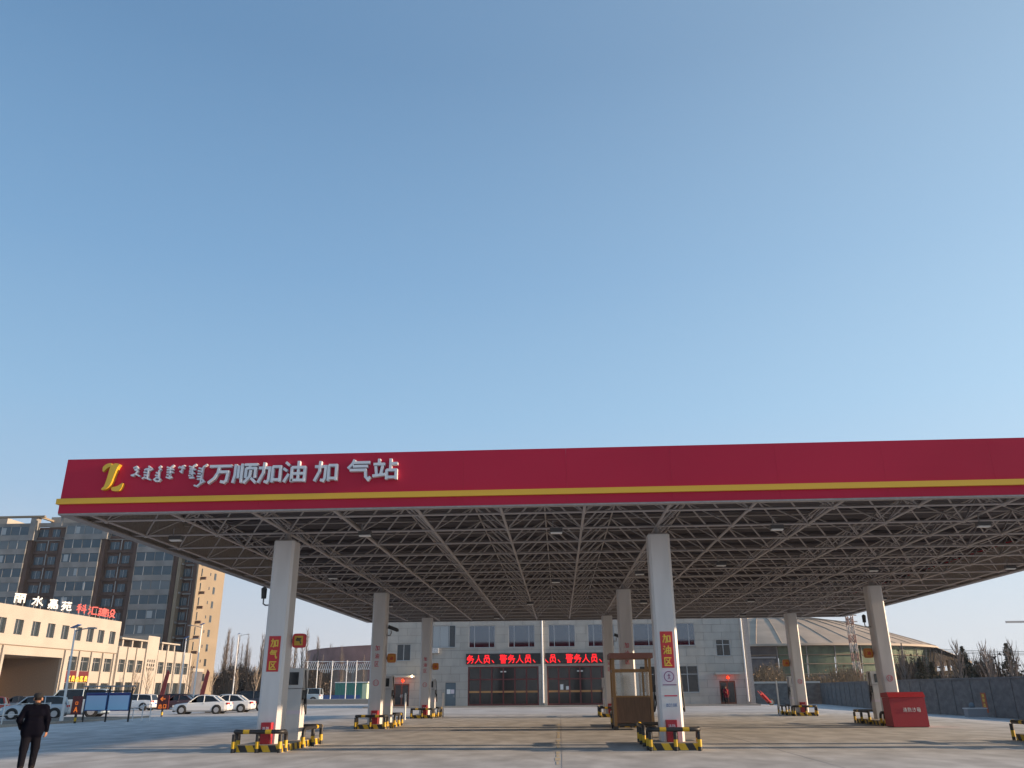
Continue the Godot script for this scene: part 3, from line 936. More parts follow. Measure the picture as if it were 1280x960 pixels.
func extinguisher_box(label: String, at: Vector3):
	var t := thing("extinguisher_box", label, "extinguisher box", at, 0.0, "red boxes at the feet of the columns")
	part(t, "body", nb(M.boxred).span(Vector3(-0.15, 0, -0.12), Vector3(0.15, 0.58, 0.10)))
	part(t, "door", nb(M.boxred).span(Vector3(-0.135, 0.03, 0.104), Vector3(0.135, 0.55, 0.118)))
	var g := nb(M.pale)
	for k in 2: glyph(g, ["消", "防"][k], Transform3D(Basis(), Vector3(-0.105 + 0.11 * k, 0.36, 0.118)), 0.095, 0.11, 0.010, 0.003)
	part(t, "lettering", g)

func booth():
	var t := thing("attendant_booth", "brown framed glass booth beside the middle columns", "booth", V(3.1, 0, 37.7))
	var hx := 0.78
	var hz := 0.75
	for sx in [-1, 1]:
		for sz in [-1, 1]:
			part(t, "post", nb(M.brass).box(Vector3(sx * hx, 1.5, sz * hz), Vector3(0.12, 2.7, 0.12)))
			part(t, "foot", nb(M.dark).box(Vector3(sx * hx, 0.075, sz * hz), Vector3(0.2, 0.15, 0.2)))
	part(t, "floor", nb(M.dark).box(Vector3(0, 0.2, 0), Vector3(2 * hx + 0.08, 0.1, 2 * hz + 0.08)))
	part(t, "roof", nb(paint(0.20, 0.09, 0.08, 0.6)).box(Vector3(0, 2.96, 0), Vector3(2 * hx + 0.3, 0.22, 2 * hz + 0.3)))
	for sz in [-1, 1]:
		part(t, "lower_panel", nb(M.wood).span(Vector3(-hx + 0.065, 0.27, sz * hz - 0.03), Vector3(hx - 0.065, 1.27, sz * hz + 0.03)))
		part(t, "rail", nb(M.brass).span(Vector3(-hx + 0.065, 2.30, sz * hz - 0.05), Vector3(hx - 0.065, 2.42, sz * hz + 0.05)))
		part(t, "sill", nb(M.brass).span(Vector3(-hx + 0.065, 1.28, sz * hz - 0.05), Vector3(hx - 0.065, 1.34, sz * hz + 0.05)))
		part(t, "mullion", nb(M.brass).span(Vector3(0.42, 1.345, sz * hz - 0.03), Vector3(0.50, 2.295, sz * hz + 0.03)))
		part(t, "pane", nb(M.pane).span(Vector3(-hx + 0.065, 1.345, sz * hz - 0.004), Vector3(0.418, 2.295, sz * hz + 0.004)))
		part(t, "pane", nb(M.pane).span(Vector3(0.502, 1.345, sz * hz - 0.004), Vector3(hx - 0.065, 2.295, sz * hz + 0.004)))
	for sx in [-1, 1]:
		part(t, "lower_panel", nb(M.wood).span(Vector3(sx * hx - 0.03, 0.27, -hz + 0.065), Vector3(sx * hx + 0.03, 1.27, hz - 0.065)))
		part(t, "rail", nb(M.brass).span(Vector3(sx * hx - 0.05, 2.30, -hz + 0.065), Vector3(sx * hx + 0.05, 2.42, hz - 0.065)))
		part(t, "pane", nb(M.pane).span(Vector3(sx * hx - 0.004, 1.28, -hz + 0.065), Vector3(sx * hx + 0.004, 2.295, hz - 0.065)))

# ---------------------------------------------------------------- the station building
func window(parent: Node3D, x0: float, x1: float, y0: float, y1: float, d: float, bars: Array, transom: float, glass, frame_mat, called := "window"):
	# set in a reveal; the glass is the part, its frame and bars are its pieces
	var w := part(parent, called, nb(glass).span(V(x0, y0, d + 0.14), V(x1, y1, d + 0.18)))
	var f := nb(frame_mat)
	var q := 0.07
	f.span(V(x0, y0, d + 0.06), V(x1, y0 + q, d + 0.138)); f.span(V(x0, y1 - q, d + 0.06), V(x1, y1, d + 0.138))
	f.span(V(x0, y0 + q, d + 0.06), V(x0 + q, y1 - q, d + 0.138)); f.span(V(x1 - q, y0 + q, d + 0.06), V(x1, y1 - q, d + 0.138))
	part(w, "frame", f)
	for k in bars:
		var x: float = lerpf(x0, x1, k)
		part(w, "bar", nb(frame_mat).span(V(x - 0.035, y0 + q, d + 0.08), V(x + 0.035, y1 - q, d + 0.137)))
	if transom > 0.0:
		var y := lerpf(y0, y1, transom)
		part(w, "transom", nb(frame_mat).span(V(x0 + q, y - 0.03, d + 0.085), V(x1 - q, y + 0.03, d + 0.136)))
	return w

func cut(rects: Array, hole: Rect2) -> Array:
	var out := []
	for r: Rect2 in rects:
		if not r.intersects(hole):
			out.append(r)
			continue
		var c := r.intersection(hole)
		for k in [Rect2(r.position.x, r.position.y, r.size.x, c.position.y - r.position.y), Rect2(r.position.x, c.end.y, r.size.x, r.end.y - c.end.y), Rect2(r.position.x, c.position.y, c.position.x - r.position.x, c.size.y), Rect2(c.end.x, c.position.y, r.end.x - c.end.x, c.size.y)]:
			if k.size.x > 0.02 and k.size.y > 0.02: out.append(k)
	return out

func station_building():
	var t := thing("station_building", "two storey station building clad in pale grey stone panels behind the canopy", "building", V(0, 0, 0))
	var d := 89.44
	var xl := -19.0
	var xr := 19.9
	var top := 9.4
	var holes := []
	var wins := [[-17.26, -15.73, 4.6, 6.32, 0, 0], [-13.5, -10.95, 5.9, 8.2, 1, 0]]
	for x in [-9.55, -5.32, -1.06, 3.1, 7.3, 11.5]: wins.append([x, x + 2.8, 5.84, 8.12, 2, 0])
	wins.append([16.4, 17.89, 4.76, 6.44, 3, 0])
	wins.append([12.12, 14.35, 1.25, 3.87, 3, 0])
	wins.append([8.3, 10.6, 1.25, 3.87, 3, 0])
	for w in wins: holes.append(Rect2(w[0], w[2], w[1] - w[0], w[3] - w[2]))
	var doors := [[-9.59, -2.17, 0.13, 3.95], [-1.3, 5.6, 0.13, 3.95], [-11.95, -10.85, 0.13, 2.4], [-17.35, -15.75, 0.13, 2.35], [16.4, 18.0, 0.13, 2.35]]
	for w in doors: holes.append(Rect2(w[0], w[2], w[1] - w[0], w[3] - w[2]))
	# carcass: the wall behind the cladding, cut round the openings, and the volume
	var back := [Rect2(xl, 0.13, xr - xl, top - 0.13)]
	for h in holes: back = cut(back, h)
	var wb := nb(M.wallback)
	for r: Rect2 in back: wb.span(V(r.position.x, r.position.y, d + 0.03), V(r.end.x, r.end.y, d + 0.30))
	wb.span(V(xl, 0.13, d + 0.303), V(xr, top, d + 14.0))
	part(t, "wall", wb)
	part(t, "parapet_cap", nb(M.clad[0]).span(V(xl - 0.05, top + 0.003, d - 0.06), V(xr + 0.05, top + 0.15, d + 14.05)))
	# cladding panels in courses
	var panels := []
	var row := 0
	var y := 0.13
	while y < top - 0.1:
		var hgt := minf(0.78, top - y)
		var x := xl - (0.95 if row % 2 else 0.0)
		while x < xr:
			var a := maxf(x, xl)
			var e := minf(x + 1.9, xr)
			if e - a > 0.05:
				var rs := [Rect2(a + 0.012, y + 0.012, e - a - 0.024, hgt - 0.024)]
				for h in holes: rs = cut(rs, h)
				panels.append_array(rs)
			x += 1.9
		y += hgt
		row += 1
	panels.sort_custom(func(p, q): return p.get_area() > q.get_area())
	var rest := nb(M.clad[1])
	for i in panels.size():
		var r: Rect2 = panels[i]
		var k := rng.randi_range(0, 2)
		var proud := rng.randf_range(0.0, 0.012)
		if i < 300:
			part(t, "panel", nb(M.clad[k]).span(V(r.position.x, r.position.y, d - proud), V(r.end.x, r.end.y, d + 0.028)))
		else:
			rest.m(M.clad[k]).span(V(r.position.x, r.position.y, d - proud), V(r.end.x, r.end.y, d + 0.028))
	tag(part(t, "small_panels", rest), "", "", "", "stuff")
	for w in wins:
		var bars := [0.5]
		var tr := 0.0
		var gl = M.glass
		if w[4] == 0: gl = M.glass2
		if w[4] == 1: bars = [0.33, 0.72]; gl = M.glass2
		if w[4] == 2: bars = [0.22, 0.78]; tr = 0.0; gl = M.mirror
		if w[4] == 3: tr = 0.68
		window(t, w[0], w[1], w[2], w[3], d, bars, tr, gl, M.alu)
		part(t, "sill", nb(M.clad[0]).span(V(w[0] - 0.06, w[2] - 0.06, d - 0.07), V(w[1] + 0.06, w[2] - 0.004, d - 0.016)))
	part(t, "curtain", nb(M.curtain).span(V(-13.40, 5.98, d + 0.138), V(-11.75, 8.12, d + 0.1395)))
	# glazed entrance fronts
	for k in 2:
		var x0: float = doors[k][0]
		var x1: float = doors[k][1]
		var fr := part(t, "entrance_front", nb(M.glass).span(V(x0, 0.13, d + 0.22), V(x1, 3.95, d + 0.26)), "glazed entrance front with maroon frames")
		var n := 6
		for i in n + 1:
			var x := lerpf(x0 + 0.07, x1 - 0.07, float(i) / n)
			part(fr, "mullion", nb(M.maroon).span(V(x - 0.07, 0.13, d + 0.08), V(x + 0.07, 3.95, d + 0.218)))
		for i in n:
			var xa := lerpf(x0 + 0.07, x1 - 0.07, float(i) / n) + 0.072
			var xb := lerpf(x0 + 0.07, x1 - 0.07, float(i + 1) / n) - 0.072
			part(fr, "push_bar", nb(M.pushbar).span(V(xa, 1.38, d + 0.10), V(xb, 1.56, d + 0.16)))
			part(fr, "rail", nb(M.maroon).span(V(xa, 2.62, d + 0.09), V(xb, 2.74, d + 0.217)))
			part(fr, "rail", nb(M.maroon).span(V(xa, 0.13, d + 0.09), V(xb, 0.30, d + 0.217)))
			part(fr, "rail", nb(M.maroon).span(V(xa, 3.80, d + 0.09), V(xb, 3.95, d + 0.217)))
		if k == 1:
			for q in [[0.55, 0.38], [1.15, 0.25]]:
				part(fr, "notice", nb(M.white).span(V(x0 + q[0] + 0.8, 1.62, d + 0.205), V(x0 + q[0] + 1.12, 1.62 + q[1] * 1.4, d + 0.2185)))
		var cl := part(t, "ceiling_lamp", nb(M.lamp_white).span(V((x0 + x1) / 2 - 0.3, 3.38, d + 0.14), V((x0 + x1) / 2 + 0.3, 3.50, d + 0.2)))
	# plain doors
	var gd := part(t, "door", nb(M.doorblue).span(V(-11.95, 0.13, d + 0.10), V(-10.85, 2.4, d + 0.16)), "grey blue steel door with white notices")
	part(gd, "notice", nb(M.white).span(V(-11.8, 1.30, d + 0.085), V(-11.42, 1.75, d + 0.098)))
	part(gd, "notice", nb(M.pale).span(V(-11.38, 1.32, d + 0.085), V(-11.02, 1.73, d + 0.098)))
	part(gd, "handle", nb(M.chrome).span(V(-11.06, 1.0, d + 0.05), V(-11.02, 1.2, d + 0.098)))
	for q in [[-17.35, "dark double door with brown frame under a small awning at the left"], [16.4, "dark doorway under a small awning at the right"]]:
		var x: float = q[0]
		var dr := part(t, "double_door", nb(M.doorwood).span(V(x, 0.13, d + 0.10), V(x + 1.6, 2.35, d + 0.16)), q[1])
		for k in 2:
			part(dr, "pane", nb(M.glass).span(V(x + 0.12 + 0.76 * k, 0.3, d + 0.085), V(x + 0.72 + 0.76 * k, 2.2, d + 0.098)))
			part(dr, "handle", nb(M.chrome).span(V(x + 0.70 + 0.14 * k, 1.0, d + 0.05), V(x + 0.74 + 0.14 * k, 1.3, d + 0.083)))
		part(t, "awning", nb(M.clad[2]).span(V(x - 0.45, 2.96, d - 0.85), V(x + 2.15, 3.12, d - 0.016)), "thin flat awning over the %s door" % ("left" if x < 0 else "right"))
	# pipes down the wall
	for q in [[-1.72, "white downpipe between the two entrance fronts"], [19.16, "white downpipe near the right edge of the wall"]]:
		var pp := part(t, "downpipe", nb(M.white).tube([V(q[0], 0.35, d - 0.26), V(q[0], top, d - 0.26)], 0.085, 12), q[1])
		for y2 in [1.2, 3.6, 6.0, 8.4]:
			part(pp, "clip", nb(M.alu).box(V(q[0], y2, d - 0.12), Vector3(0.06, 0.06, 0.2)))
	part(t, "pilaster", nb(M.trim).span(V(19.36, 0.13, d - 0.10), V(xr, top, d - 0.017)))
	part(t, "pilaster", nb(M.clad[2]).span(V(-1.62, 0.13, d - 0.20), V(-1.34, 4.15, d - 0.017)))
	# electronic message boards
	led_board("black electronic board with red characters over the left entrance front", -9.8, -1.95, ["务", "人", "员", "、", "警", "务", "人", "员", "、"], 0.0)
	led_board("black electronic board with red characters over the right entrance front", -1.45, 5.6, ["人", "员", "、", "警", "务", "人", "员", "、", "警"], 0.62)
	# lamps by the small doors
	for q in [[-16.4, 2.62, "left"], [17.25, 2.65, "right"]]:
		var l := thing("red_lantern", "glowing red lantern above the %s side door" % q[2], "lantern", V(q[0], q[1], d - 0.4), 0.0, "red lanterns over the side doors")
		part(l, "shade", nb(M.glow_red).lathe([Vector2(0.04, -0.14), Vector2(0.12, -0.10), Vector2(0.16, 0), Vector2(0.12, 0.10), Vector2(0.04, 0.14)], Transform3D(), 14))
		part(l, "cap", nb(M.gold).tube([Vector3(0, 0.17, 0), Vector3(0, 0.21, 0)], 0.07, 10))
		part(l, "cord", nb(M.dark).tube([Vector3(0, 0.21, 0), Vector3(0, 0.34, 0)], 0.01, 5))
		part(l, "tassel", nb(M.banner).tube([Vector3(0, -0.17, 0), Vector3(0, -0.36, 0)], [0.02, 0.04], 6))
		var om := OmniLight3D.new()
		om.name = numbered(l, "lantern_glow")
		om.light_color = Color(1.0, 0.25, 0.1)
		om.light_energy = 0.22
		om.light_size = 0.15
		om.omni_range = 12.0
		om.omni_attenuation = 2.0
		om.shadow_enabled = true
		l.add_child(om)
		om.position = Vector3(0, 0, 0.3)
	var wl := thing("wall_lamp", "small bright white lamp at the end of the left awning", "lamp", V(-15.35, 3.04, d - 0.95))
	part(wl, "bulb", nb(M.glow_white).ball(Vector3.ZERO, 0.13, 10))
	part(wl, "socket", nb(M.grey).tube([Vector3(0, 0, -0.10), Vector3(0, 0, -0.2)], 0.06, 8))
	var om2 := OmniLight3D.new()
	om2.name = "lamp_glow"
	om2.light_color = Color(1.0, 0.88, 0.66)
	om2.light_energy = 0.35
	om2.light_size = 0.12
	om2.omni_range = 12.0
	om2.omni_attenuation = 2.0
	om2.shadow_enabled = true
	wl.add_child(om2)
	om2.position = Vector3(0, 0, 0.25)
	# outdoor unit under the second window
	var ac := thing("air_conditioner", "small white outdoor unit under the second upper window", "air conditioner", V(-13.1, 5.35, d - 0.02))
	part(ac, "case", nb(M.offwhite).span(Vector3(-0.4, 0, 0), Vector3(0.4, 0.5, 0.3)))
	part(ac, "grille", ring(0.19, 0.03, M.grey, Vector3(0.08, 0.25, 0.302)))

func led_board(label: String, x0: float, x1: float, text: Array, skip: float):
	var d := 89.44
	var t := thing("message_board", label, "message board", V(x0, 4.18, d - 0.02))
	var w := x1 - x0
	part(t, "case", nb(M.dark).span(Vector3(0, 0, 0), Vector3(w, 1.06, 0.16)))
	var pxm := 30.0
	var W := int(w * pxm)
	var H := int(0.98 * pxm)
	var im := Image.create(W, H, false, Image.FORMAT_RGB8)
	im.fill(Color(0.01, 0.006, 0.006))
	var pitch := 0.872 * pxm
	for k in text.size():
		var ox := (k - skip) * pitch
		for line in polylines(text[k]):
			for i in range(line.size() - 1):
				var a := Vector2(ox + line[i].x * pitch * 0.94 + 0.5, 1.5 + line[i].y * (H - 3))
				var e := Vector2(ox + line[i + 1].x * pitch * 0.94 + 0.5, 1.5 + line[i + 1].y * (H - 3))
				var lo := Vector2(minf(a.x, e.x) - 3, minf(a.y, e.y) - 3)
				var hi := Vector2(maxf(a.x, e.x) + 3, maxf(a.y, e.y) + 3)
				for yy in range(maxi(0, int(lo.y)), mini(H, int(hi.y) + 1)):
					for xx in range(maxi(0, int(lo.x)), mini(W, int(hi.x) + 1)):
						var c := Geometry2D.get_closest_point_to_segment(Vector2(xx, yy), a, e)
						var q := 1.0 - smoothstep(1.0, 1.9, c.distance_to(Vector2(xx, yy)))
						if q > 0.0:
							var o := im.get_pixel(xx, yy)
							im.set_pixel(xx, yy, Color(maxf(o.r, q), maxf(o.g, 0.07 * q), maxf(o.b, 0.10 * q)))
	var tex := ImageTexture.create_from_image(im)
	var mat := paint(0.02, 0.02, 0.02, 0.4)
	mat.emission_enabled = true
	mat.emission = Color.BLACK
	mat.emission_texture = tex
	mat.emission_operator = BaseMaterial3D.EMISSION_OP_ADD
	mat.emission_energy_multiplier = 1.15
	var f := nb(mat)
	f.quad(Vector3(0.03, 0.04, 0.165), Vector3(w - 0.03, 0.04, 0.165), Vector3(w - 0.03, 1.02, 0.165), Vector3(0.03, 1.02, 0.165))
	part(t, "screen", f)

# ---------------------------------------------------------------- left side: verge, cars, shops, flats
func left_side():
	shops()
	flats()
	# notice board
	var t := thing("notice_board", "blue two panel notice board on dark posts at the edge of the forecourt", "notice board", V(-27.6, 0, 51.4))
	var im := Image.create(128, 96, false, Image.FORMAT_RGB8)
	for y in 96:
		for x in 128:
			var k := 0.0
			if x > 8 and x < 120 and y > 14 and y < 88 and y % 5 < 3 and (x * 7 + (y / 5) * 13) % 11 < 8: k = 0.16
			var base := Color(0.70, 0.79, 0.90).lerp(Color(0.64, 0.82, 0.92), clampf(y / 96.0, 0, 1))
			if y < 12: base = Color(0.16, 0.18, 0.45)
			im.set_pixel(x, y, base.lerp(Color(0.75, 0.82, 0.92), k * 1.8))
	var pm := StandardMaterial3D.new()
	pm.albedo_texture = ImageTexture.create_from_image(im)
	pm.roughness = 0.4
	for x in [-1.42, 0.0, 1.42]:
		part(t, "post", nb(M.dark).box(Vector3(x, 1.0, -0.06), Vector3(0.08, 2.0, 0.08)))
	for k in 2:
		var x := -0.71 + 1.42 * k
		var p := part(t, "panel", nb(M.blue).box(Vector3(x, 1.15, 0), Vector3(1.36, 1.04, 0.05)))
		var q := nb(pm)
		q.quad(Vector3(x - 0.63, 0.68, 0.03), Vector3(x + 0.63, 0.68, 0.03), Vector3(x + 0.63, 1.62, 0.03), Vector3(x - 0.63, 1.62, 0.03))
		part(p, "poster", q)
	part(t, "header", nb(M.dark).box(Vector3(0, 1.74, 0), Vector3(2.9, 0.09, 0.1)))
	part(t, "roof_bar", nb(M.grey).box(Vector3(0, 2.03, 0), Vector3(3.1, 0.08, 0.5)))
	# red signs with glowing arrows on striped posts
	arrow_sign("narrow dark red sign with an orange arrow left of the notice board", V(-28.4, 0, 49.5), "up")
	arrow_sign("dark red sign with orange arrow and characters near the white car", V(-29.1, 0, 62.0), "left")
	# thin white fence in front of the lot
	var f := thing("white_fence", "low thin white railing along the verge at far left", "fence", V(0, 0, 0))
	for k in 7:
		var d := 37.5 + 2.1 * k
		part(f, "post", nb(M.white).tube([V(-30.4, 0, d), V(-30.4, 1.15, d)], 0.035, 7))
	for y in [0.55, 1.1]:
		part(f, "rail", nb(M.white).tube([V(-30.4, y, 37.4), V(-30.4, y, 50.2)], 0.022, 6))
	var f2 := thing("white_barrier", "short white pipe barrier right of the notice board", "barrier", V(-26.2, 0, 53.0))
	for x in [-0.5, 0.1, 0.6]:
		part(f2, "post", nb(M.white).tube([Vector3(x, 0, 0), Vector3(x, 1.0 if x > 0 else 0.7, 0)], 0.03, 7))
	part(f2, "rail", nb(M.white).tube([Vector3(-0.5, 0.7, 0), Vector3(0.6, 1.0, 0)], 0.025, 6))
	# lamps
	street_lamp("white street lamp at the edge of the forecourt near the notice board", V(-29.31, 0, 49.7), 5.35, 0.9, 0.12)
	street_lamp("tall white street lamp in front of the end wall of the flats", V(-39.9, 0, 92), 8.7, -1.2, 0.0)
	street_lamp("white street lamp in front of the end of the shops", V(-41.5, 0, 92), 7.3, 1.0, 0.0)
	street_lamp("slim grey street lamp beyond the dark car", V(-58, 0, 150), 11.5, 1.6, 0.0)
	# feather flags
	for q in [[-41.9, 88.0, "left"], [-37.6, 88.0, "right"]]:
		var fl := thing("feather_flag", "dark red feather flag among the parked cars, %s of two" % q[2], "flag", V(q[0], 0, q[1]))
		part(fl, "pole", nb(M.grey).tube([Vector3(-0.05, 0, 0), Vector3(0.25, 2.2, 0), Vector3(0.62, 3.9, 0)], 0.03, 6))
		part(fl, "cloth", nb(M.banner).prism(PackedVector2Array([Vector2(0.02, 0.9), Vector2(0.55, 1.0), Vector2(0.92, 3.6), Vector2(0.66, 3.95), Vector2(0.44, 3.3)]), Transform3D(Basis(), Vector3(0, 0, 0.03)), 0.02))
	cars()
	arena()

func arrow_sign(label: String, at: Vector3, ch: String):
	var t := thing("arrow_sign", label, "sign", at)
	var w := 0.58 if ch == "up" else 0.86
	part(t, "post", banded([Vector3(0, 0, -0.06), Vector3(0, 0.52, -0.06)], 0.07, false))
	part(t, "panel", nb(M.maroon).box(Vector3(0, 0.98, 0), Vector3(w, 1.0, 0.1)))
	var g := nb(M.glow_led)
	if ch == "up":
		glyph(g, "up", Transform3D(Basis(), Vector3(-0.13, 0.58, 0.05)), 0.26, 0.34, 0.05, 0.01)
		glyph(g, "口", Transform3D(Basis(), Vector3(-0.10, 1.0, 0.05)), 0.2, 0.2, 0.03, 0.01)
	else:
		glyph(g, "left", Transform3D(Basis(), Vector3(-0.22, 1.02, 0.05)), 0.42, 0.36, 0.07, 0.01)
		glyph(g, "出", Transform3D(Basis(), Vector3(-0.30, 0.56, 0.05)), 0.28, 0.32, 0.05, 0.01)
		glyph(g, "口", Transform3D(Basis(), Vector3(0.04, 0.56, 0.05)), 0.28, 0.32, 0.05, 0.01)
	part(t, "lettering", g)

func street_lamp(label: String, at: Vector3, h: float, reach: float, lean: float):
	var t := thing("street_lamp", label, "street lamp", at)
	var r := 0.05 + 0.006 * h
	part(t, "base", nb(M.white).tube([Vector3.ZERO, Vector3(0, 0.4, 0)], r * 1.35, 9))
	part(t, "pole", nb(M.white).tube([Vector3(0, 0.4, 0), Vector3(-lean, h, 0)], [r, r * 0.6], 9))
	part(t, "arm", nb(M.grey).tube([Vector3(-lean, h * 0.97, 0), Vector3(-lean + reach * 0.5, h * 0.99, 0), Vector3(-lean + reach, h * 1.0, 0)], 0.035, 7))
	part(t, "lamp_head", nb(M.grey).box(Vector3(-lean + reach + 0.15 * signf(reach), h, 0), Vector3(0.5, 0.1, 0.2)))
	part(t, "panel", nb(M.blue).box(Vector3(-lean, h + 0.12, 0), Vector3(0.5, 0.04, 0.4), Basis(Vector3.BACK, 0.4)))

func arch(parent: Node3D, called: String, mat, d0: float, d1: float, y0: float, y1: float, x0: float, x1: float, label := ""):
	return part(parent, called, nb(mat).span(V(x0, y0, d0), V(x1, y1, d1)), label)

func wall_x(parent: Node3D, mat, d0: float, d1: float, y0: float, y1: float, x: float, holes: Array, thick := 0.35):
	var rs := [Rect2(d0, y0, d1 - d0, y1 - y0)]
	for h in holes: rs = cut(rs, h)
	var b := nb(mat)
	for r: Rect2 in rs: b.span(V(x - thick, r.position.y, r.position.x), V(x, r.end.y, r.end.x))
	return part(parent, "wall", b)

func window_x(parent: Node3D, d0: float, d1: float, y0: float, y1: float, x: float, glass, bars := 1, transom := true):
	var w := part(parent, "window", nb(glass).span(V(x - 0.30, y0, d0), V(x - 0.26, y1, d1)))
	for i in bars:
		var d := lerpf(d0, d1, (i + 1.0) / (bars + 1.0))
		part(w, "bar", nb(M.grey).span(V(x - 0.258, y0, d - 0.04), V(x - 0.2, y1, d + 0.04)))
	if transom: part(w, "bar", nb(M.grey).span(V(x - 0.258, lerpf(y0, y1, 0.68) - 0.03, d0), V(x - 0.205, lerpf(y0, y1, 0.68) + 0.03, d1)))

func shops():
	var X := -69.5
	var t := thing("commercial_building", "long beige commercial building with a wide archway, along the left", "building", Vector3.ZERO)
	# upper storey of the tall block
	var holes := []
	var ws := [80.0, 83.5, 87.0, 90.5, 94.0, 97.5, 101.0, 104.5, 108.1, 111.5, 114.9, 118.2, 121.4, 124.4, 127.7]
	for c in ws: holes.append(Rect2(c - 0.8, 8.82, 1.7, 1.86))
	wall_x(t, M.beige, 76, 129.9, 7.55, 12.32, X, holes)
	for c in ws: window_x(t, c - 0.8, c + 0.9, 8.82, 10.68, X, M.glass2, 1, false)
	# lower storeys, set back a little under a cornice line
	var low := [Rect2(103, 0, 12.6, 6.35)]
	var lw := []
	for c in [118.1, 121.3, 124.5, 127.7]: lw.append(c)
	for c in lw:
		low.append(Rect2(c - 1.2, 4.75, 2.4, 1.9))
		low.append(Rect2(c - 1.25, 0.0, 2.5, 3.1))
	wall_x(t, M.beige, 76, 129.9, 0, 7.42, X - 0.12, low)
	arch(t, "cornice", M.beigedark, 76, 129.9, 7.42, 7.55, X - 0.5, X - 0.16)
	for c in lw:
		window_x(t, c - 1.2, c + 1.2, 4.75, 6.65, X - 0.12, M.glass2)
		arch(t, "shop_front", M.glass2, c - 1.25, c + 1.25, 0, 3.1, X - 0.9, X - 0.5)
	for c in [116.5, 119.7, 122.9, 126.1, 129.3]:
		arch(t, "pilaster", M.beige, c - 0.28, c + 0.28, 0, 7.42, X - 0.12, X + 0.12)
	for c in [102.4, 116.0]: arch(t, "pilaster", M.beige, c - 0.22, c + 0.22, 0, 7.42, X - 0.12, X + 0.14)
	# archway interior
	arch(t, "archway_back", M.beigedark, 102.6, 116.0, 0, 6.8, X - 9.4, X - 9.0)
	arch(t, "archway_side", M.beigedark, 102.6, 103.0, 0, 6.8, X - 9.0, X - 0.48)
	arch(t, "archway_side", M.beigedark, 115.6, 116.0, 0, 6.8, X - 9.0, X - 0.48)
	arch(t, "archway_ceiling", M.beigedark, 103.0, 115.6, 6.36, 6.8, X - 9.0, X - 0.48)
	arch(t, "archway_gate", M.blue, 104.5, 113.0, 0.3, 2.9, X - 8.98, X - 8.9)
	# roof and hidden sides
	part(t, "roof", nb(M.beigedark).span(V(X - 18, 11.6, 76.1), V(X - 0.37, 12.0, 129.8)))
	part(t, "wall", nb(M.beige).span(V(X - 18, 0, 129.55), V(X - 0.37, 12.3, 129.9)))
	part(t, "wall", nb(M.beige).span(V(X - 18, 0, 76.0), V(X - 0.5, 12.3, 76.3)))
	# lower block
	holes = []
	var ws2 := [131.7, 134.7, 137.5, 145.2, 148.6, 152.0, 155.0]
	for c in ws2:
		holes.append(Rect2(c - 1.1, 4.8, 2.2, 1.9))
		holes.append(Rect2(c - 1.2, 0.0, 2.4, 3.3))
	wall_x(t, M.beige, 130.0, 139.0, 0, 8.65, X, holes)
	wall_x(t, M.beige, 143.1, 157.2, 0, 8.65, X, holes)
	for c in ws2:
		window_x(t, c - 1.1, c + 1.1, 4.8, 6.7, X, M.glass2)
		arch(t, "shop_front", M.glass2, c - 1.2, c + 1.2, 0, 3.3, X - 0.8, X - 0.4)
	for c in [130.3, 133.2, 136.1, 143.6, 146.9, 150.3, 153.5, 156.8]: arch(t, "pilaster", M.beige, c - 0.25, c + 0.25, 0, 8.6, X + 0.002, X + 0.2)
	part(t, "roof", nb(M.beigedark).span(V(X - 18, 8.0, 130.1), V(X - 0.37, 8.4, 157.1)))
	part(t, "wall", nb(M.beige).span(V(X - 18, 0, 156.85), V(X - 0.37, 8.65, 157.2)))
	var slots := []
	for i in 4:
		for j in 3: slots.append(Rect2(139.7 + 0.75 * i, 5.2 + 0.65 * j, 0.38, 0.46))
	wall_x(t, M.beige, 139.0, 143.1, 0, 10.75, X + 0.25, slots, 0.5)
	for s in slots: window_x(t, s.position.x, s.end.x, s.position.y, s.end.y, X + 0.2, M.glass, 0, false)
	part(t, "stair_tower", nb(M.beige).span(V(X - 5, 8.66, 139.0), V(X - 0.26, 10.75, 143.1)))
	for q in [[130.3, 138.9], [144.0, 151.2]]:
		arch(t, "pergola_slab", M.beige, q[0], q[1], 9.75, 9.98, X - 4, X + 0.3)
		for c in [q[0] + 1.2, (q[0] + q[1]) / 2, q[1] - 1.2]: arch(t, "pergola_post", M.beige, c - 0.2, c + 0.2, 8.66, 9.75, X - 0.5, X - 0.1)
	# shop sign
	var sg := thing("shop_sign", "red signboard with yellow characters on the beige building", "sign", V(X - 0.12, 3.2, 116.75))
	part(sg, "board", nb(M.maroon).span(Vector3(0.02, 0, 0), Vector3(0.22, 1.5, -6.1)))
	for k in 5:
		var g := nb(M.signyellow)
		glyph(g, ["区", "员", "出", "区", "员"][k], Transform3D(Basis(Vector3(0, 0, -1), Vector3.UP, Vector3(1, 0, 0)), Vector3(0.22, 0.08, -0.35 - 1.1 * k)), 0.95, 0.75, 0.16, 0.05)
		part(sg, "character", g)
	# roof letters
	var white := [["丽", 104.4, "first"], ["水", 108.2, "second"], ["嘉", 111.8, "third"], ["苑", 115.0, "last"]]
	for w in white: roof_letter(w[0], w[1], M.white, "white letter reading %s on the roof of the beige building, %s of the white ones" % [w[0], w[2]], X)
	var red := [["科", 118.9, "first"], ["汇", 122.0, "second"], ["建", 124.7, "third"], ["设", 127.1, "last"]]
	for w in red: roof_letter(w[0], w[1], M.signred, "red letter reading %s on the roof of the beige building, %s of the red ones" % [w[0], w[2]], X)

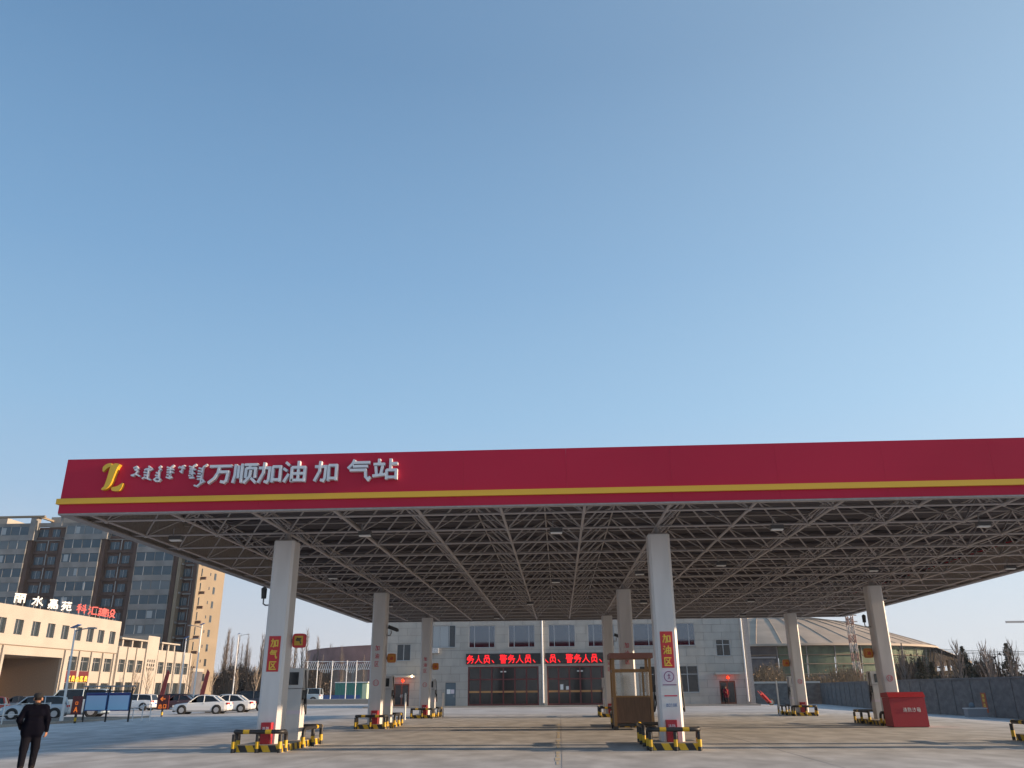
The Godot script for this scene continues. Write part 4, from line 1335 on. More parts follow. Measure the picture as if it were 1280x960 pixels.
func roof_letter(ch: String, d: float, mat, label: String, X: float):
	# turned towards the street corner, like the facade below
	var t := thing("roof_letter", label, "letter", V(X - 0.6, 12.32, d), 0.0, "letters along the roof edge")
	var g := nb(mat)
	glyph(g, ch, Transform3D(Basis(Vector3(0.62, 0, -0.785).normalized(), Vector3.UP, Vector3(0.785, 0, 0.62).normalized()), Vector3(-0.45, 0.35, 0.55)), 1.5, 1.35, 0.17, 0.14)
	part(t, "character", g)
	for k in 2:
		part(t, "support", nb(M.grey).tube([Vector3(-0.2 + 0.5 * k, 0, 0.2 - 0.7 * k), Vector3(-0.2 + 0.5 * k, 1.3, 0.2 - 0.7 * k)], 0.05, 6))

func flats():
	var t := thing("apartment_block", "tall block of flats with glazed balconies and a tan end wall", "building", Vector3.ZERO)
	var D := 167.0
	var fh := 2.95
	var n := 12
	var top := fh * n
	var xr := -74.6
	# volume and gable
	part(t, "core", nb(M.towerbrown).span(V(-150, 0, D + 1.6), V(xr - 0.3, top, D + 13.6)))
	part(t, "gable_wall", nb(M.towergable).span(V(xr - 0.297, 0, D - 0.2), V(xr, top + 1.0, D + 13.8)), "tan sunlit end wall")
	for k in n:
		var w := part(t, "window", nb(M.glass2).span(V(xr + 0.003, fh * k + 1.0, D + 8.2), V(xr + 0.05, fh * k + 2.4, D + 9.2)))
		part(w, "sill", nb(M.towerband).span(V(xr + 0.003, fh * k + 0.9, D + 8.1), V(xr + 0.12, fh * k + 0.98, D + 9.3)))
		part(t, "window", nb(M.glass2).span(V(xr + 0.003, fh * k + 1.6, D + 6.0), V(xr + 0.04, fh * k + 2.2, D + 6.4)))
	part(t, "podium", nb(M.netgrey).span(V(-84, 0, D - 5.0), V(-71.0, 5.5, D - 0.3)))
	part(t, "podium_coping", nb(M.beige).span(V(-84.2, 5.503, D - 5.2), V(-70.8, 6.1, D - 0.25)))
	for k in 4: part(t, "podium_window", nb(M.glass2).span(V(-83 + 2.8 * k, 1.0, D - 5.06), V(-81.4 + 2.8 * k, 4.2, D - 5.003)))
	# bays: spandrel bands and ribbons of glass
	var bays := [-88.6, -104.9, -121.2, -137.5]
	for bx in bays:
		var x0: float = bx
		var x1: float = bx + 8.2
		for k in n:
			var y: float = fh * k
			part(t, "spandrel", nb(M.towerband).span(V(x0, y, D), V(x1, y + 1.15, D + 1.59)))
			var w := part(t, "window", nb(M.towerglass if (k + int(bx)) % 3 else M.towerglass2).span(V(x0, y + 1.153, D + 0.12), V(x1, y + fh - 0.003, D + 1.58)))
			for q in 5:
				var x := lerpf(x0 + 0.06, x1 - 0.06, q / 4.0)
				part(w, "bar", nb(M.towerband if q % 2 == 0 else M.alu).span(V(x - 0.06, y + 1.16, D + 0.04), V(x + 0.06, y + fh - 0.01, D + 0.117)))
			if rng.randf() < 0.7:
				var cx := rng.randf_range(x0 + 0.5, x1 - 2.2)
				part(w, "curtain", nb(M.curtain).span(V(cx, y + 1.3, D + 0.09), V(cx + rng.randf_range(0.4, 1.5), y + fh - 0.2, D + 0.116)))
		part(t, "bay_side", nb(M.towerbrown).span(V(x1 + 0.003, 0, D + 0.3), V(x1 + 0.9, top - fh, D + 1.59)))
		part(t, "bay_side", nb(M.towerbrown).span(V(x0 - 0.9, 0, D + 0.3), V(x0 - 0.003, top - fh, D + 1.59)))
		part(t, "top_pier", nb(M.towerband).span(V(x1 + 0.003, top - fh, D - 0.1), V(x1 + 1.2, top + 2.0, D + 1.59)))
		# recessed middle with small windows and a slim white drainpipe
		for k in n:
			var y: float = fh * k
			for q in [[1.4, 3.4], [4.4, 6.0]]:
				var w := part(t, "window", nb(M.towerglass).span(V(x1 + q[0], y + 0.9, D + 1.50), V(x1 + q[1], y + 2.5, D + 1.597)))
				part(w, "bar", nb(M.alu).span(V(x1 + (q[0] + q[1]) / 2 - 0.04, y + 0.9, D + 1.44), V(x1 + (q[0] + q[1]) / 2 + 0.04, y + 2.5, D + 1.497)))
			part(t, "ledge", nb(M.towerbrown).span(V(x1 + 0.95, y + 0.2, D + 1.2), V(x1 + 7.0, y + 0.75, D + 1.598)))
		part(t, "top_band", nb(M.towerband).span(V(x1 + 1.21, top - fh, D + 1.3), V(x1 + 7.1, top - fh + 0.8, D + 1.49)))
		part(t, "drainpipe", nb(M.alu).tube([V(x1 + 3.9, 0, D + 1.35), V(x1 + 3.9, top - fh, D + 1.35)], 0.09, 7))
		# roof frame
		part(t, "roof_frame", nb(M.towergable).span(V(x0 - 1.5, top + 1.9, D - 0.3), V(x1 + 3.0, top + 2.3, D + 0.3)))
		part(t, "roof_frame", nb(M.towergable).span(V(x1 + 1.4, top + 1.9, D + 0.303), V(x1 + 1.9, top + 2.3, D + 9)))
		part(t, "roof_post", nb(M.towerband).span(V(x0 - 1.4, top, D - 0.2), V(x0 - 1.0, top + 1.9, D + 0.2)))
		part(t, "roof_house", nb(M.beige).span(V(x1 + 1.2, top + 0.002, D + 5), V(x1 + 7.4, top + 3.0, D + 11)))
	part(t, "parapet", nb(M.towerband).span(V(-150, top + 0.002, D + 1.0), V(xr - 0.31, top + 0.9, D + 1.3)))
	# sunlit service shaft with ledges near the gable
	part(t, "service_shaft", nb(M.towergable).span(V(-79.2, 0, D - 0.1), V(-78.5, top, D + 1.59)))
	for k in n:
		part(t, "ledge", nb(M.towerband).span(V(-78.48, fh * k + 0.2, D + 0.2), V(-78.1, fh * k + 0.55, D + 0.9)))
		part(t, "balcony", nb(M.towerband).span(V(-77.9, fh * k + 0.1, D + 0.8), V(-75.8, fh * k + 0.35, D + 1.59)))
	part(t, "corner_pier", nb(M.towerbrown).span(V(-75.6, 0, D - 0.15), V(xr - 0.3, top, D + 1.59)))

# ---------------------------------------------------------------- cars
func make_car(called: String, label: String, mat, L: float, W: float, Hh: float, kind: String, at: Vector3, turn: float) -> Node3D:
	# the nose points along -x
	var t := thing(called, label, "car", at, turn)
	var hb := Hh * (0.62 if kind == "sedan" else 0.58)
	var st: Array
	if kind == "sedan":
		st = [[0.0, 0.62, 0.30, 0.40], [0.02, 0.80, 0.24, 0.46], [0.08, 0.93, 0.20, 0.53], [0.27, 1.0, 0.18, 0.60], [0.5, 1.0, 0.18, 0.62], [0.78, 1.0, 0.19, 0.65], [0.93, 0.95, 0.22, 0.66], [0.985, 0.86, 0.27, 0.62], [1.0, 0.76, 0.34, 0.55]]
	else:
		st = [[0.0, 0.64, 0.32, 0.44], [0.02, 0.82, 0.27, 0.50], [0.08, 0.94, 0.23, 0.56], [0.24, 1.0, 0.22, 0.62], [0.5, 1.0, 0.22, 0.63], [0.8, 1.0, 0.22, 0.64], [0.95, 0.96, 0.25, 0.64], [0.99, 0.9, 0.3, 0.60], [1.0, 0.82, 0.36, 0.52]]
	var b := nb(mat)
	var rows := []
	for s in st:
		var x: float = (s[0] - 0.5) * L
		var w: float = s[1] * W / 2
		var y0: float = s[2]
		var y1: float = s[3] * Hh
		rows.append([Vector3(x, y0, -w * 0.86), Vector3(x, y0 + 0.12, -w), Vector3(x, (y0 + y1) / 2 + 0.06, -w * 1.0), Vector3(x, y1 - 0.08, -w * 0.965), Vector3(x, y1, -w * 0.86), Vector3(x, y1 + 0.02, 0), Vector3(x, y1, w * 0.86), Vector3(x, y1 - 0.08, w * 0.965), Vector3(x, (y0 + y1) / 2 + 0.06, w), Vector3(x, y0 + 0.12, w), Vector3(x, y0, w * 0.86)])
	for i in range(rows.size() - 1):
		for k in 10: b.quad(rows[i][k], rows[i][k + 1], rows[i + 1][k + 1], rows[i + 1][k])
		b.quad(rows[i][10], rows[i][0], rows[i + 1][0], rows[i + 1][10])
	for k in range(1, 10):
		b.tri(rows[0][0], rows[0][k + 1], rows[0][k])
		b.tri(rows[-1][0], rows[-1][k], rows[-1][k + 1])
	part(t, "body", b)
	# cabin: glass, roof, pillars
	var cs: Array
	if kind == "sedan": cs = [[0.29, 0.0], [0.43, 0.92], [0.50, 1.0], [0.62, 0.98], [0.71, 0.87], [0.86, 0.03]]
	elif kind == "van": cs = [[0.10, 0.0], [0.22, 0.94], [0.34, 1.0], [0.9, 1.0], [0.97, 0.93], [0.99, 0.0]]
	else: cs = [[0.22, 0.0], [0.37, 0.93], [0.46, 1.0], [0.82, 0.97], [0.93, 0.86], [0.985, 0.05]]
	var gl := nb(M.carglass)
	var rf := nb(mat)
	var cr := []
	for c in cs:
		var x: float = (c[0] - 0.5) * L
		var base := hb - 0.02
		var h: float = base + (Hh - base) * c[1]
		cr.append([Vector3(x, base, -W * 0.44), Vector3(x, h - 0.03, -W * (0.44 - 0.10 * c[1])), Vector3(x, h, 0), Vector3(x, h - 0.03, W * (0.44 - 0.10 * c[1])), Vector3(x, base, W * 0.44)])
	for i in range(cr.size() - 1):
		var top: bool = cs[i][1] > 0.85 and cs[i + 1][1] > 0.85
		gl.m(M.carglass)
		for k in 4:
			if top and (k == 1 or k == 2): rf.quad(cr[i][k], cr[i][k + 1], cr[i + 1][k + 1], cr[i + 1][k])
			else: gl.quad(cr[i][k], cr[i][k + 1], cr[i + 1][k + 1], cr[i + 1][k])
	part(t, "windows", gl)
	part(t, "roof", rf)
	for s in [-1, 1]:
		var k := 1 if s < 0 else 3
		var e := 0 if s < 0 else 4
		var pl := nb(mat)
		pl.tube([cr[0][e], cr[1][k]], 0.045, 6); pl.tube([cr[-1][e], cr[-2][k]], 0.055, 6)
		for i in range(1, cr.size() - 2): pl.tube([cr[i][k], cr[i + 1][k]], 0.035, 6)
		var mx: float = (cr[2][k].x + cr[3][k].x) / 2.0
		pl.tube([Vector3(mx, hb, s * W * 0.445), Vector3(mx - 0.03, Hh - 0.05, s * W * 0.345)], 0.04, 6)
		part(t, "pillars", pl)
	var wr := 0.20 * Hh + 0.03
	for sx in [0.19, 0.80]:
		for s in [-1, 1]:
			var p := Vector3((sx - 0.5) * L, wr, s * (W / 2 - 0.10))
			part(t, "wheel_arch", nb(M.dark).tube([p + Vector3(0, 0.02, -s * 0.1), p + Vector3(0, 0.02, s * 0.108)], wr + 0.06, 18))
			var ty := part(t, "wheel", nb(M.tyre).tube([p + Vector3(0, 0, -s * 0.09), p + Vector3(0, 0, s * 0.115), p + Vector3(0, 0, s * 0.13)], [wr, wr, wr - 0.03], 18))
			part(ty, "rim", nb(M.rim).tube([p + Vector3(0, 0, s * 0.10), p + Vector3(0, 0, s * 0.137)], wr * 0.64, 12))
	for s in [-1, 1]:
		part(t, "headlight", nb(M.lamp_white).box(Vector3(-L * 0.476, Hh * 0.43, s * W * 0.34), Vector3(0.16, 0.13, 0.34), Basis(Vector3.UP, s * 0.35)))
		part(t, "tail_light", nb(M.taillight).box(Vector3(L * 0.482, Hh * 0.54, s * W * 0.36), Vector3(0.14, 0.15, 0.36), Basis(Vector3.UP, -s * 0.3)))
		part(t, "mirror", nb(mat).box(Vector3(-L * 0.17, hb + 0.06, s * (W / 2 + 0.06)), Vector3(0.14, 0.11, 0.2)))
		part(t, "door_handle", nb(M.chrome).box(Vector3(L * 0.06, hb - 0.12, s * (W / 2 - 0.01)), Vector3(0.16, 0.03, 0.03)))
	part(t, "number_plate", nb(M.plate).box(Vector3(L * 0.497, Hh * 0.42, 0), Vector3(0.03, 0.13, 0.44)))
	part(t, "bumper", nb(M.dark).box(Vector3(0, 0.22, 0), Vector3(L * 0.96, 0.08, W * 0.8)))
	return t

func cars():
	var white := paint(0.72, 0.72, 0.72, 0.3); white.clearcoat_enabled = true; white.clearcoat = 0.6; white.clearcoat_roughness = 0.1
	var silver := paint(0.42, 0.47, 0.52, 0.35, 0.3)
	var pale := paint(0.36, 0.45, 0.52, 0.4)
	var navy := paint(0.025, 0.03, 0.045, 0.25)
	var plum := paint(0.06, 0.03, 0.04, 0.3)
	var red := paint(0.45, 0.07, 0.05, 0.4)
	make_car("parked_car", "white saloon nearest the forecourt, its rear to the right", white, 4.5, 1.8, 1.45, "sedan", V(-29.2, 0, 69.4), 0.12)
	make_car("parked_car", "white saloon just behind the nearest white saloon", white, 4.5, 1.8, 1.45, "sedan", V(-28.9, 0, 74.0), 0.1)
	make_car("parked_car", "dark blue sports utility car behind the two white saloons", navy, 4.7, 1.9, 1.75, "suv", V(-29.3, 0, 79.8), 0.1)
	make_car("parked_car", "silver hatchback behind the walking man", silver, 4.2, 1.75, 1.5, "suv", V(-36.6, 0, 58.6), 0.5)
	make_car("parked_car", "pale blue van behind the street lamp", pale, 4.4, 1.8, 1.95, "van", V(-35.9, 0, 62.6), 0.2)
	make_car("parked_car", "red hatchback at the left edge", red, 4.0, 1.7, 1.5, "suv", V(-41.5, 0, 59.5), 0.4)
	make_car("parked_car", "white hatchback right of the notice board", white, 4.3, 1.8, 1.55, "suv", V(-42.6, 0, 84.6), 0.0)
	make_car("parked_car", "plum saloon behind the arrow sign", plum, 4.5, 1.8, 1.45, "sedan", V(-40.4, 0, 89.6), 0.1)
	make_car("parked_car", "navy saloon behind the notice board", navy, 4.5, 1.8, 1.45, "sedan", V(-47.0, 0, 82.5), 0.0)
	make_car("parked_car", "navy estate between the white hatchback and the plum saloon", navy, 4.5, 1.8, 1.55, "suv", V(-42.2, 0, 92.0), 0.1)
	make_car("parked_car", "silver saloon far back between the flags", silver, 4.5, 1.8, 1.45, "sedan", V(-43.0, 0, 101.0), 0.0)
	make_car("parked_car", "white saloon far back beyond the plum saloon", white, 4.5, 1.8, 1.45, "sedan", V(-39.5, 0, 100.0), 0.1)
	make_car("parked_car", "silver hatchback far back near the trees", silver, 4.3, 1.8, 1.6, "suv", V(-36.0, 0, 104.0), 0.1)
	make_car("parked_car", "navy saloon under the archway side of the lot", navy, 4.5, 1.8, 1.45, "sedan", V(-57.0, 0, 88.0), 0.3)
	make_car("parked_car", "pale blue truck seen right of the front left column", pale, 4.8, 1.9, 2.1, "van", V(-36.5, 0, 122.0), 0.0)

func arena():
	var t := thing("arena", "low round reddish brown arena with a flared upper band", "building", V(-20, 0, 255))
	t.scale = Vector3(1, 0.82, 1)
	var xf := Transform3D()
	part(t, "upper_band", nb(M.arena).lathe([Vector2(54.2, 9.4), Vector2(54.5, 14.6), Vector2(54.6, 15.1), Vector2(30, 16.2), Vector2(0.1, 16.4)], xf, 72))
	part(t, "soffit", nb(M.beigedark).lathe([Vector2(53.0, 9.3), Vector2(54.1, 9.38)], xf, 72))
	part(t, "drum", nb(M.arena2).lathe([Vector2(53.4, 0), Vector2(53.4, 9.3)], xf, 72))
	for k in 60:
		var a := TAU * k / 60.0
		if sin(a) < -0.3: continue
		part(t, "rib", nb(M.beige if k % 3 == 0 else M.arena).box(Vector3(cos(a) * 53.5, 4.6, sin(a) * 53.5), Vector3(0.8, 9.1, 0.6), Basis(Vector3.UP, -a)))
	# tall white poles with a slanting trellis between them
	var f := thing("pole_trellis", "row of tall white poles carrying a slatted trellis, before the arena", "trellis", V(0, 0, 0))
	var xs := [-38.9, -37.3, -35.0, -32.7, -31.2, -28.6, -26.0]
	for x in xs: part(f, "pole", nb(M.white).tube([V(x, 0, 130), V(x, 6.1, 130)], 0.075, 7))
	part(f, "rail", nb(M.white).tube([V(-39.2, 6.0, 130), V(-25.0, 5.9, 130)], 0.05, 6))
	part(f, "rail", nb(M.white).tube([V(-39.2, 4.9, 130), V(-25.0, 4.8, 130)], 0.04, 6))
	for k in 44:
		var x := -39.0 + 0.32 * k
		part(f, "slat", nb(M.white).tube([V(x, 4.6 + 0.3 * sin(k * 0.5), 130.1), V(x + 0.35, 5.8 + 0.2 * sin(k * 0.7), 130.1)], 0.05, 5))
	var w := thing("kerb_wall", "low sunlit kerb wall in front of the white poles", "wall", V(-38, 0, 118))
	part(w, "wall_block", nb(M.kerb).span(Vector3(-4, 0, 0), Vector3(14, 0.55, -0.4)))
	part(w, "coping", nb(M.cap).span(Vector3(-4.05, 0.553, 0.05), Vector3(14.05, 0.68, -0.45)))
	var c := thing("container", "green shipping container by the white poles", "container", V(-36.9, 0, 148))
	part(c, "body", nb(M.container).span(Vector3(-2.2, 0.15, 0), Vector3(2.6, 3.05, -6)))
	for k in 14: part(c, "corrugation", nb(M.container).span(Vector3(-2.1 + 0.34 * k, 0.25, 0.003), Vector3(-1.93 + 0.34 * k, 2.95, 0.07)))
	part(c, "roof_edge", nb(M.white).span(Vector3(-2.3, 3.053, 0.12), Vector3(3.6, 3.2, -6)))
	part(c, "door", nb(paint(0.5, 0.6, 0.42, 0.6)).span(Vector3(2.603, 0.3, 0.05), Vector3(3.4, 2.9, -5)))
	var bf := thing("blue_hoarding", "low blue hoarding behind the white poles", "hoarding", V(-36, 0, 140))
	for k in 6: part(bf, "board", nb(M.blue).span(Vector3(-3.6 + 1.15 * k, 0, 0), Vector3(-2.5 + 1.15 * k, 1.1, -0.06)))

# ---------------------------------------------------------------- right side
func right_side():
	# compound wall: along the right and across the back
	var w := thing("compound_wall", "long grey rendered compound wall on the right", "wall", Vector3.ZERO)
	var p0 := Vector2(35.4, 40.0)
	var pts := [Vector2(36.4, 40.0), Vector2(35.7, 70.0), Vector2(35.2, 86.0), Vector2(38.6, 117.0), Vector2(41.4, 139.3)]
	for i in range(pts.size() - 1):
		var a: Vector2 = pts[i]
		var e: Vector2 = pts[i + 1]
		var n := int(a.distance_to(e) / 3.2)
		for k in n:
			var p := a.lerp(e, float(k) / n)
			var q := a.lerp(e, float(k + 1) / n)
			var mid := (p + q) / 2.0
			var dir := (q - p).normalized()
			var bs := Basis(Vector3(dir.x, 0, -dir.y), Vector3.UP, Vector3(dir.x, 0, -dir.y).cross(Vector3.UP))
			part(w, "panel", nb(M.compound).box(V(mid.x, 0.68, mid.y), Vector3(p.distance_to(q) - 0.03, 2.96, 0.24), bs))
			part(w, "coping", nb(M.compound).box(V(mid.x, 2.24, mid.y), Vector3(p.distance_to(q) - 0.01, 0.14, 0.4), bs))
			part(w, "post", nb(M.compound).box(V(p.x, 0.74, p.y), Vector3(0.3, 3.1, 0.34), bs))
	var w2 := thing("back_wall", "low grey wall with a pale coping right of the building", "wall", Vector3.ZERO)
	for k in 6:
		part(w2, "panel", nb(M.compound).span(V(21.0 + 3.4 * k, -0.8, 139.4), V(24.37 + 3.4 * k, 2.3, 139.8)))
	part(w2, "coping", nb(M.cap).span(V(21.0, 2.303, 139.2), V(41.4, 2.6, 140.0)))
	# orange red notice on the wall
	var s := thing("wall_notice", "narrow orange red notice on the grey compound wall", "sign", V(35.45, 0.0, 74.5))
	part(s, "board", nb(paint(0.42, 0.09, 0.03, 0.6)).span(Vector3(-0.03, -0.45, 0.42), Vector3(0.0, 1.1, -0.42)))
	var g := nb(M.signyellow)
	for k in 4: glyph(g, ["消", "防", "出", "口"][k], Transform3D(Basis(Vector3(0, 0, 1), Vector3.UP, Vector3(-1, 0, 0)), Vector3(-0.03, 0.72 - 0.36 * k, -0.2)), 0.4, 0.3, 0.05, 0.01)
	part(s, "lettering", g)
	# crate by the wall
	var c := thing("crate", "small grey crate on the ground against the compound wall", "crate", V(33.4, -0.75, 72.0))
	part(c, "box", nb(M.grey).box(Vector3(0, 0.35, 0), Vector3(1.5, 0.6, 0.7)))
	part(c, "lid", nb(M.offwhite).box(Vector3(0, 0.70, 0), Vector3(1.6, 0.08, 0.8)))
	part(c, "bundle", nb(M.doorblue).ball(Vector3(-0.2, 0.9, 0), 0.25, 8))
	# handcart by the building
	var h := thing("handcart", "small red handcart with a dark wheel at the right end of the building", "cart", V(20.2, 0, 87.0), 0.3)
	part(h, "tray", nb(M.signred).box(Vector3(0.2, 0.62, 0), Vector3(1.0, 0.12, 0.7), Basis(Vector3.BACK, -0.75)))
	part(h, "tray_back", nb(M.signred).box(Vector3(0.05, 0.82, 0), Vector3(0.9, 0.35, 0.06), Basis(Vector3.BACK, -0.75)))
	part(h, "handle", nb(M.signred).tube([Vector3(-0.5, 1.35, 0.25), Vector3(0.5, 0.35, 0.25)], 0.03, 6))
	part(h, "handle", nb(M.signred).tube([Vector3(-0.5, 1.35, -0.25), Vector3(0.5, 0.35, -0.25)], 0.03, 6))
	var wh := part(h, "wheel", nb(M.tyre).tube([Vector3(0.75, 0.32, -0.08), Vector3(0.75, 0.32, 0.08)], 0.32, 16))
	part(wh, "rim", nb(M.doorblue).tube([Vector3(0.75, 0.32, -0.09), Vector3(0.75, 0.32, 0.09)], 0.2, 12))
	stadium()
	# lattice masts
	mast("red and white lattice mast in front of the dome, right of two", V(68.2, -0.8, 200), 24.0)
	mast("red and white lattice mast in front of the dome, left of two", V(54.6, -0.8, 200), 24.0)
	# power line
	var pw := thing("power_line", "wooden power pole with thin wires running off to the right", "power pole", V(51.3, -0.8, 130))
	part(pw, "pole", nb(M.bark).tube([Vector3.ZERO, Vector3(0.1, 8.6, 0)], [0.16, 0.10], 8))
	part(pw, "cross_arm", nb(M.bark).box(Vector3(0.1, 8.0, 0), Vector3(0.12, 0.12, 1.8)))
	for k in 3:
		var l := []
		for q in 13:
			var f := q / 12.0
			l.append(Vector3(0.1 + 34.0 * f, 8.1 - 0.25 * k - 1.4 * sin(PI * f) + 0.3 * f, -0.7 + 0.7 * k + 22.0 * f))
		part(pw, "wire", nb(M.dark).tube(l, 0.028, 4))
	# far crane
	var cr := thing("tower_crane", "distant tower crane beyond the trees at right", "crane", V(283, -0.8, 500))
	part(cr, "tower", nb(M.mast_white).span(Vector3(-0.8, 0, -0.8), Vector3(0.8, 40, 0.8)))
	part(cr, "jib", nb(M.mast_white).span(Vector3(-24, 36.6, -0.5), Vector3(12, 37.7, 0.5)))
	part(cr, "counterweight", nb(M.grey).span(Vector3(9, 34.8, -0.8), Vector3(11.5, 36.6, 0.8)))

func mast(label: String, at: Vector3, h: float):
	var t := thing("lattice_mast", label, "mast", at)
	var n := 12
	var w := 0.62
	for k in n:
		var y0 := h * k / n
		var y1 := h * (k + 1) / n
		var b := nb(M.mast_red if k % 2 == 0 else M.mast_white)
		for s in [[-1, -1], [1, -1], [1, 1], [-1, 1]]:
			b.tube([Vector3(s[0] * w, y0, s[1] * w), Vector3(s[0] * w, y1, s[1] * w)], 0.11, 5, false)
		for s in [[-1, -1, 1, -1], [1, -1, 1, 1], [1, 1, -1, 1], [-1, 1, -1, -1]]:
			b.tube([Vector3(s[0] * w, y0, s[1] * w), Vector3(s[2] * w, y1, s[3] * w)], 0.08, 4, false)
			b.tube([Vector3(s[2] * w, y0, s[3] * w), Vector3(s[0] * w, y1, s[1] * w)], 0.08, 4, false)
		part(t, "section", b)
	for k in 3:
		var y := h * (0.70 + 0.06 * k)
		part(t, "antenna", nb(M.mast_white).box(Vector3(0, y, 0), Vector3(3.4, 0.25, 0.3)))
		part(t, "antenna", nb(M.mast_white).box(Vector3(0, y + 0.6, 0), Vector3(0.3, 0.25, 3.4)))

func stadium():
	var t := thing("domed_stadium", "large unfinished stadium with a low tan domed roof and green netting", "building", V(62, -0.8, 262))
	var xf := Transform3D()
	part(t, "roof", nb(M.domeroof).lathe([Vector2(48.2, 12.3), Vector2(48, 12.8), Vector2(43, 14.6), Vector2(35, 17.3), Vector2(26, 20.0), Vector2(15, 22.0), Vector2(0.1, 22.6)], xf, 72))
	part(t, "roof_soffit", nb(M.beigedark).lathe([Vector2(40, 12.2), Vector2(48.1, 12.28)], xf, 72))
	for k in 48:
		var a := TAU * k / 48.0
		if sin(a) < -0.2: continue
		var o := Vector3(cos(a), 0, sin(a))
		part(t, "roof_rib", nb(M.domeroof).tube([o * 47.8 + Vector3(0, 12.9, 0), o * 43 + Vector3(0, 14.65, 0), o * 35 + Vector3(0, 17.35, 0), o * 26 + Vector3(0, 20.1, 0), o * 15 + Vector3(0, 22.03, 0)], 0.09, 4))
	for k in 40:
		var a := TAU * k / 40.0
		if sin(a) < -0.2: continue
		var e := TAU * (k + 0.96) / 40.0
		var r := 44.0
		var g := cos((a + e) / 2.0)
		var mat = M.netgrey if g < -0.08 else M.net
		var b := nb(mat)
		for q in 3:
			var f0 := lerpf(a, e, q / 3.0)
			var f1 := lerpf(a, e, (q + 1) / 3.0)
			b.quad(Vector3(cos(f1) * r, 1.2, sin(f1) * r), Vector3(cos(f0) * r, 1.2, sin(f0) * r), Vector3(cos(f0) * (r + 1.5), 12.3, sin(f0) * (r + 1.5)), Vector3(cos(f1) * (r + 1.5), 12.3, sin(f1) * (r + 1.5)))
		part(t, "netting", b)
		part(t, "scaffold_pole", nb(M.grey).tube([Vector3(cos(a) * (r + 0.8), 0, sin(a) * (r + 0.8)), Vector3(cos(a) * (r + 2.0), 12.4, sin(a) * (r + 2.0))], 0.14, 5))
		for y in [3.2, 5.6, 8.0, 10.2]:
			part(t, "scaffold_rail", nb(M.beigedark).tube([Vector3(cos(a) * (r + 1.7), y, sin(a) * (r + 1.7)), Vector3(cos(e) * (r + 1.7), y, sin(e) * (r + 1.7))], 0.13, 5))
		if k % 3 != 1:
			part(t, "opening", nb(M.netgrey).box(Vector3(cos((a + e) / 2) * (r + 1.2), 3.6 + 0.5 * (k % 4), sin((a + e) / 2) * (r + 1.2)), Vector3(3.0 + (k % 3), 2.6, 0.5), Basis(Vector3.UP, PI / 2 - (a + e) / 2)))
	for k in 14:
		var a := lerpf(-0.75, 0.6, k / 14.0)
		var e := lerpf(-0.75, 0.6, (k + 1) / 14.0)
		var b := nb(M.domeroof)
		var c0 := Vector3(cos(a), 0, sin(a))
		var c1 := Vector3(cos(e), 0, sin(e))
		b.quad(c1 * 55.5 + Vector3(0, 8.8, 0), c0 * 55.5 + Vector3(0, 8.8, 0), c0 * 44.5 + Vector3(0, 14.25, 0), c1 * 44.5 + Vector3(0, 14.25, 0))
		b.quad(c0 * 55.5 + Vector3(0, 8.3, 0), c1 * 55.5 + Vector3(0, 8.3, 0), c1 * 46.5 + Vector3(0, 11.5, 0), c0 * 46.5 + Vector3(0, 11.5, 0))
		b.quad(c0 * 55.5 + Vector3(0, 8.8, 0), c1 * 55.5 + Vector3(0, 8.8, 0), c1 * 55.5 + Vector3(0, 8.3, 0), c0 * 55.5 + Vector3(0, 8.3, 0))
		part(t, "wing_roof", b)
		part(t, "wing_wall", nb(M.beigedark).tube([c0 * 52 + Vector3(0, 0, 0), c0 * 52 + Vector3(0, 9.6, 0)], 0.5, 6))
		part(t, "wing_band", nb(M.domeroof).box((c0 + c1) * 26.2 + Vector3(0, 6.2, 0), Vector3(5.2, 1.2, 0.3), Basis(Vector3.UP, PI / 2 - (a + e) / 2)))
	part(t, "base", nb(M.beigedark).lathe([Vector2(44.4, 0), Vector2(44.4, 1.2), Vector2(43.9, 1.3)], xf, 72))
	# steel frames on the roof
	part(t, "roof_gantry", nb(M.dark).span(Vector3(2, 22.2, 20), Vector3(16, 22.9, 22)))
	part(t, "roof_gantry", nb(M.grey).span(Vector3(-4, 25.0, 20.5), Vector3(10, 25.8, 21.5)))
	for x in [-3.6, 2.6, 4.0, 9.6]: part(t, "roof_gantry", nb(M.grey).span(Vector3(x, 21.2, 20.6), Vector3(x + 0.5, 25.0, 21.4)))
	# low wing in front
	var w := thing("site_shed", "long dark blue grey site shed in front of the stadium", "shed", V(44, -0.8, 205))
	part(w, "wall", nb(M.netgrey).span(Vector3(-3, 0, 0), Vector3(7, 9.0, -7)))
	part(w, "roof", nb(M.grey).span(Vector3(-3.4, 9.003, 0.4), Vector3(7.4, 9.35, -7.4)))
	for k in 4: part(w, "window", nb(M.glass2).span(Vector3(-2.2 + 2.3 * k, 3.6, 0.003), Vector3(-0.6 + 2.3 * k, 6.2, 0.06)))
	part(w, "column", nb(M.cap).span(Vector3(-0.3, 0, 0.5), Vector3(0.3, 7.5, 1.0)))

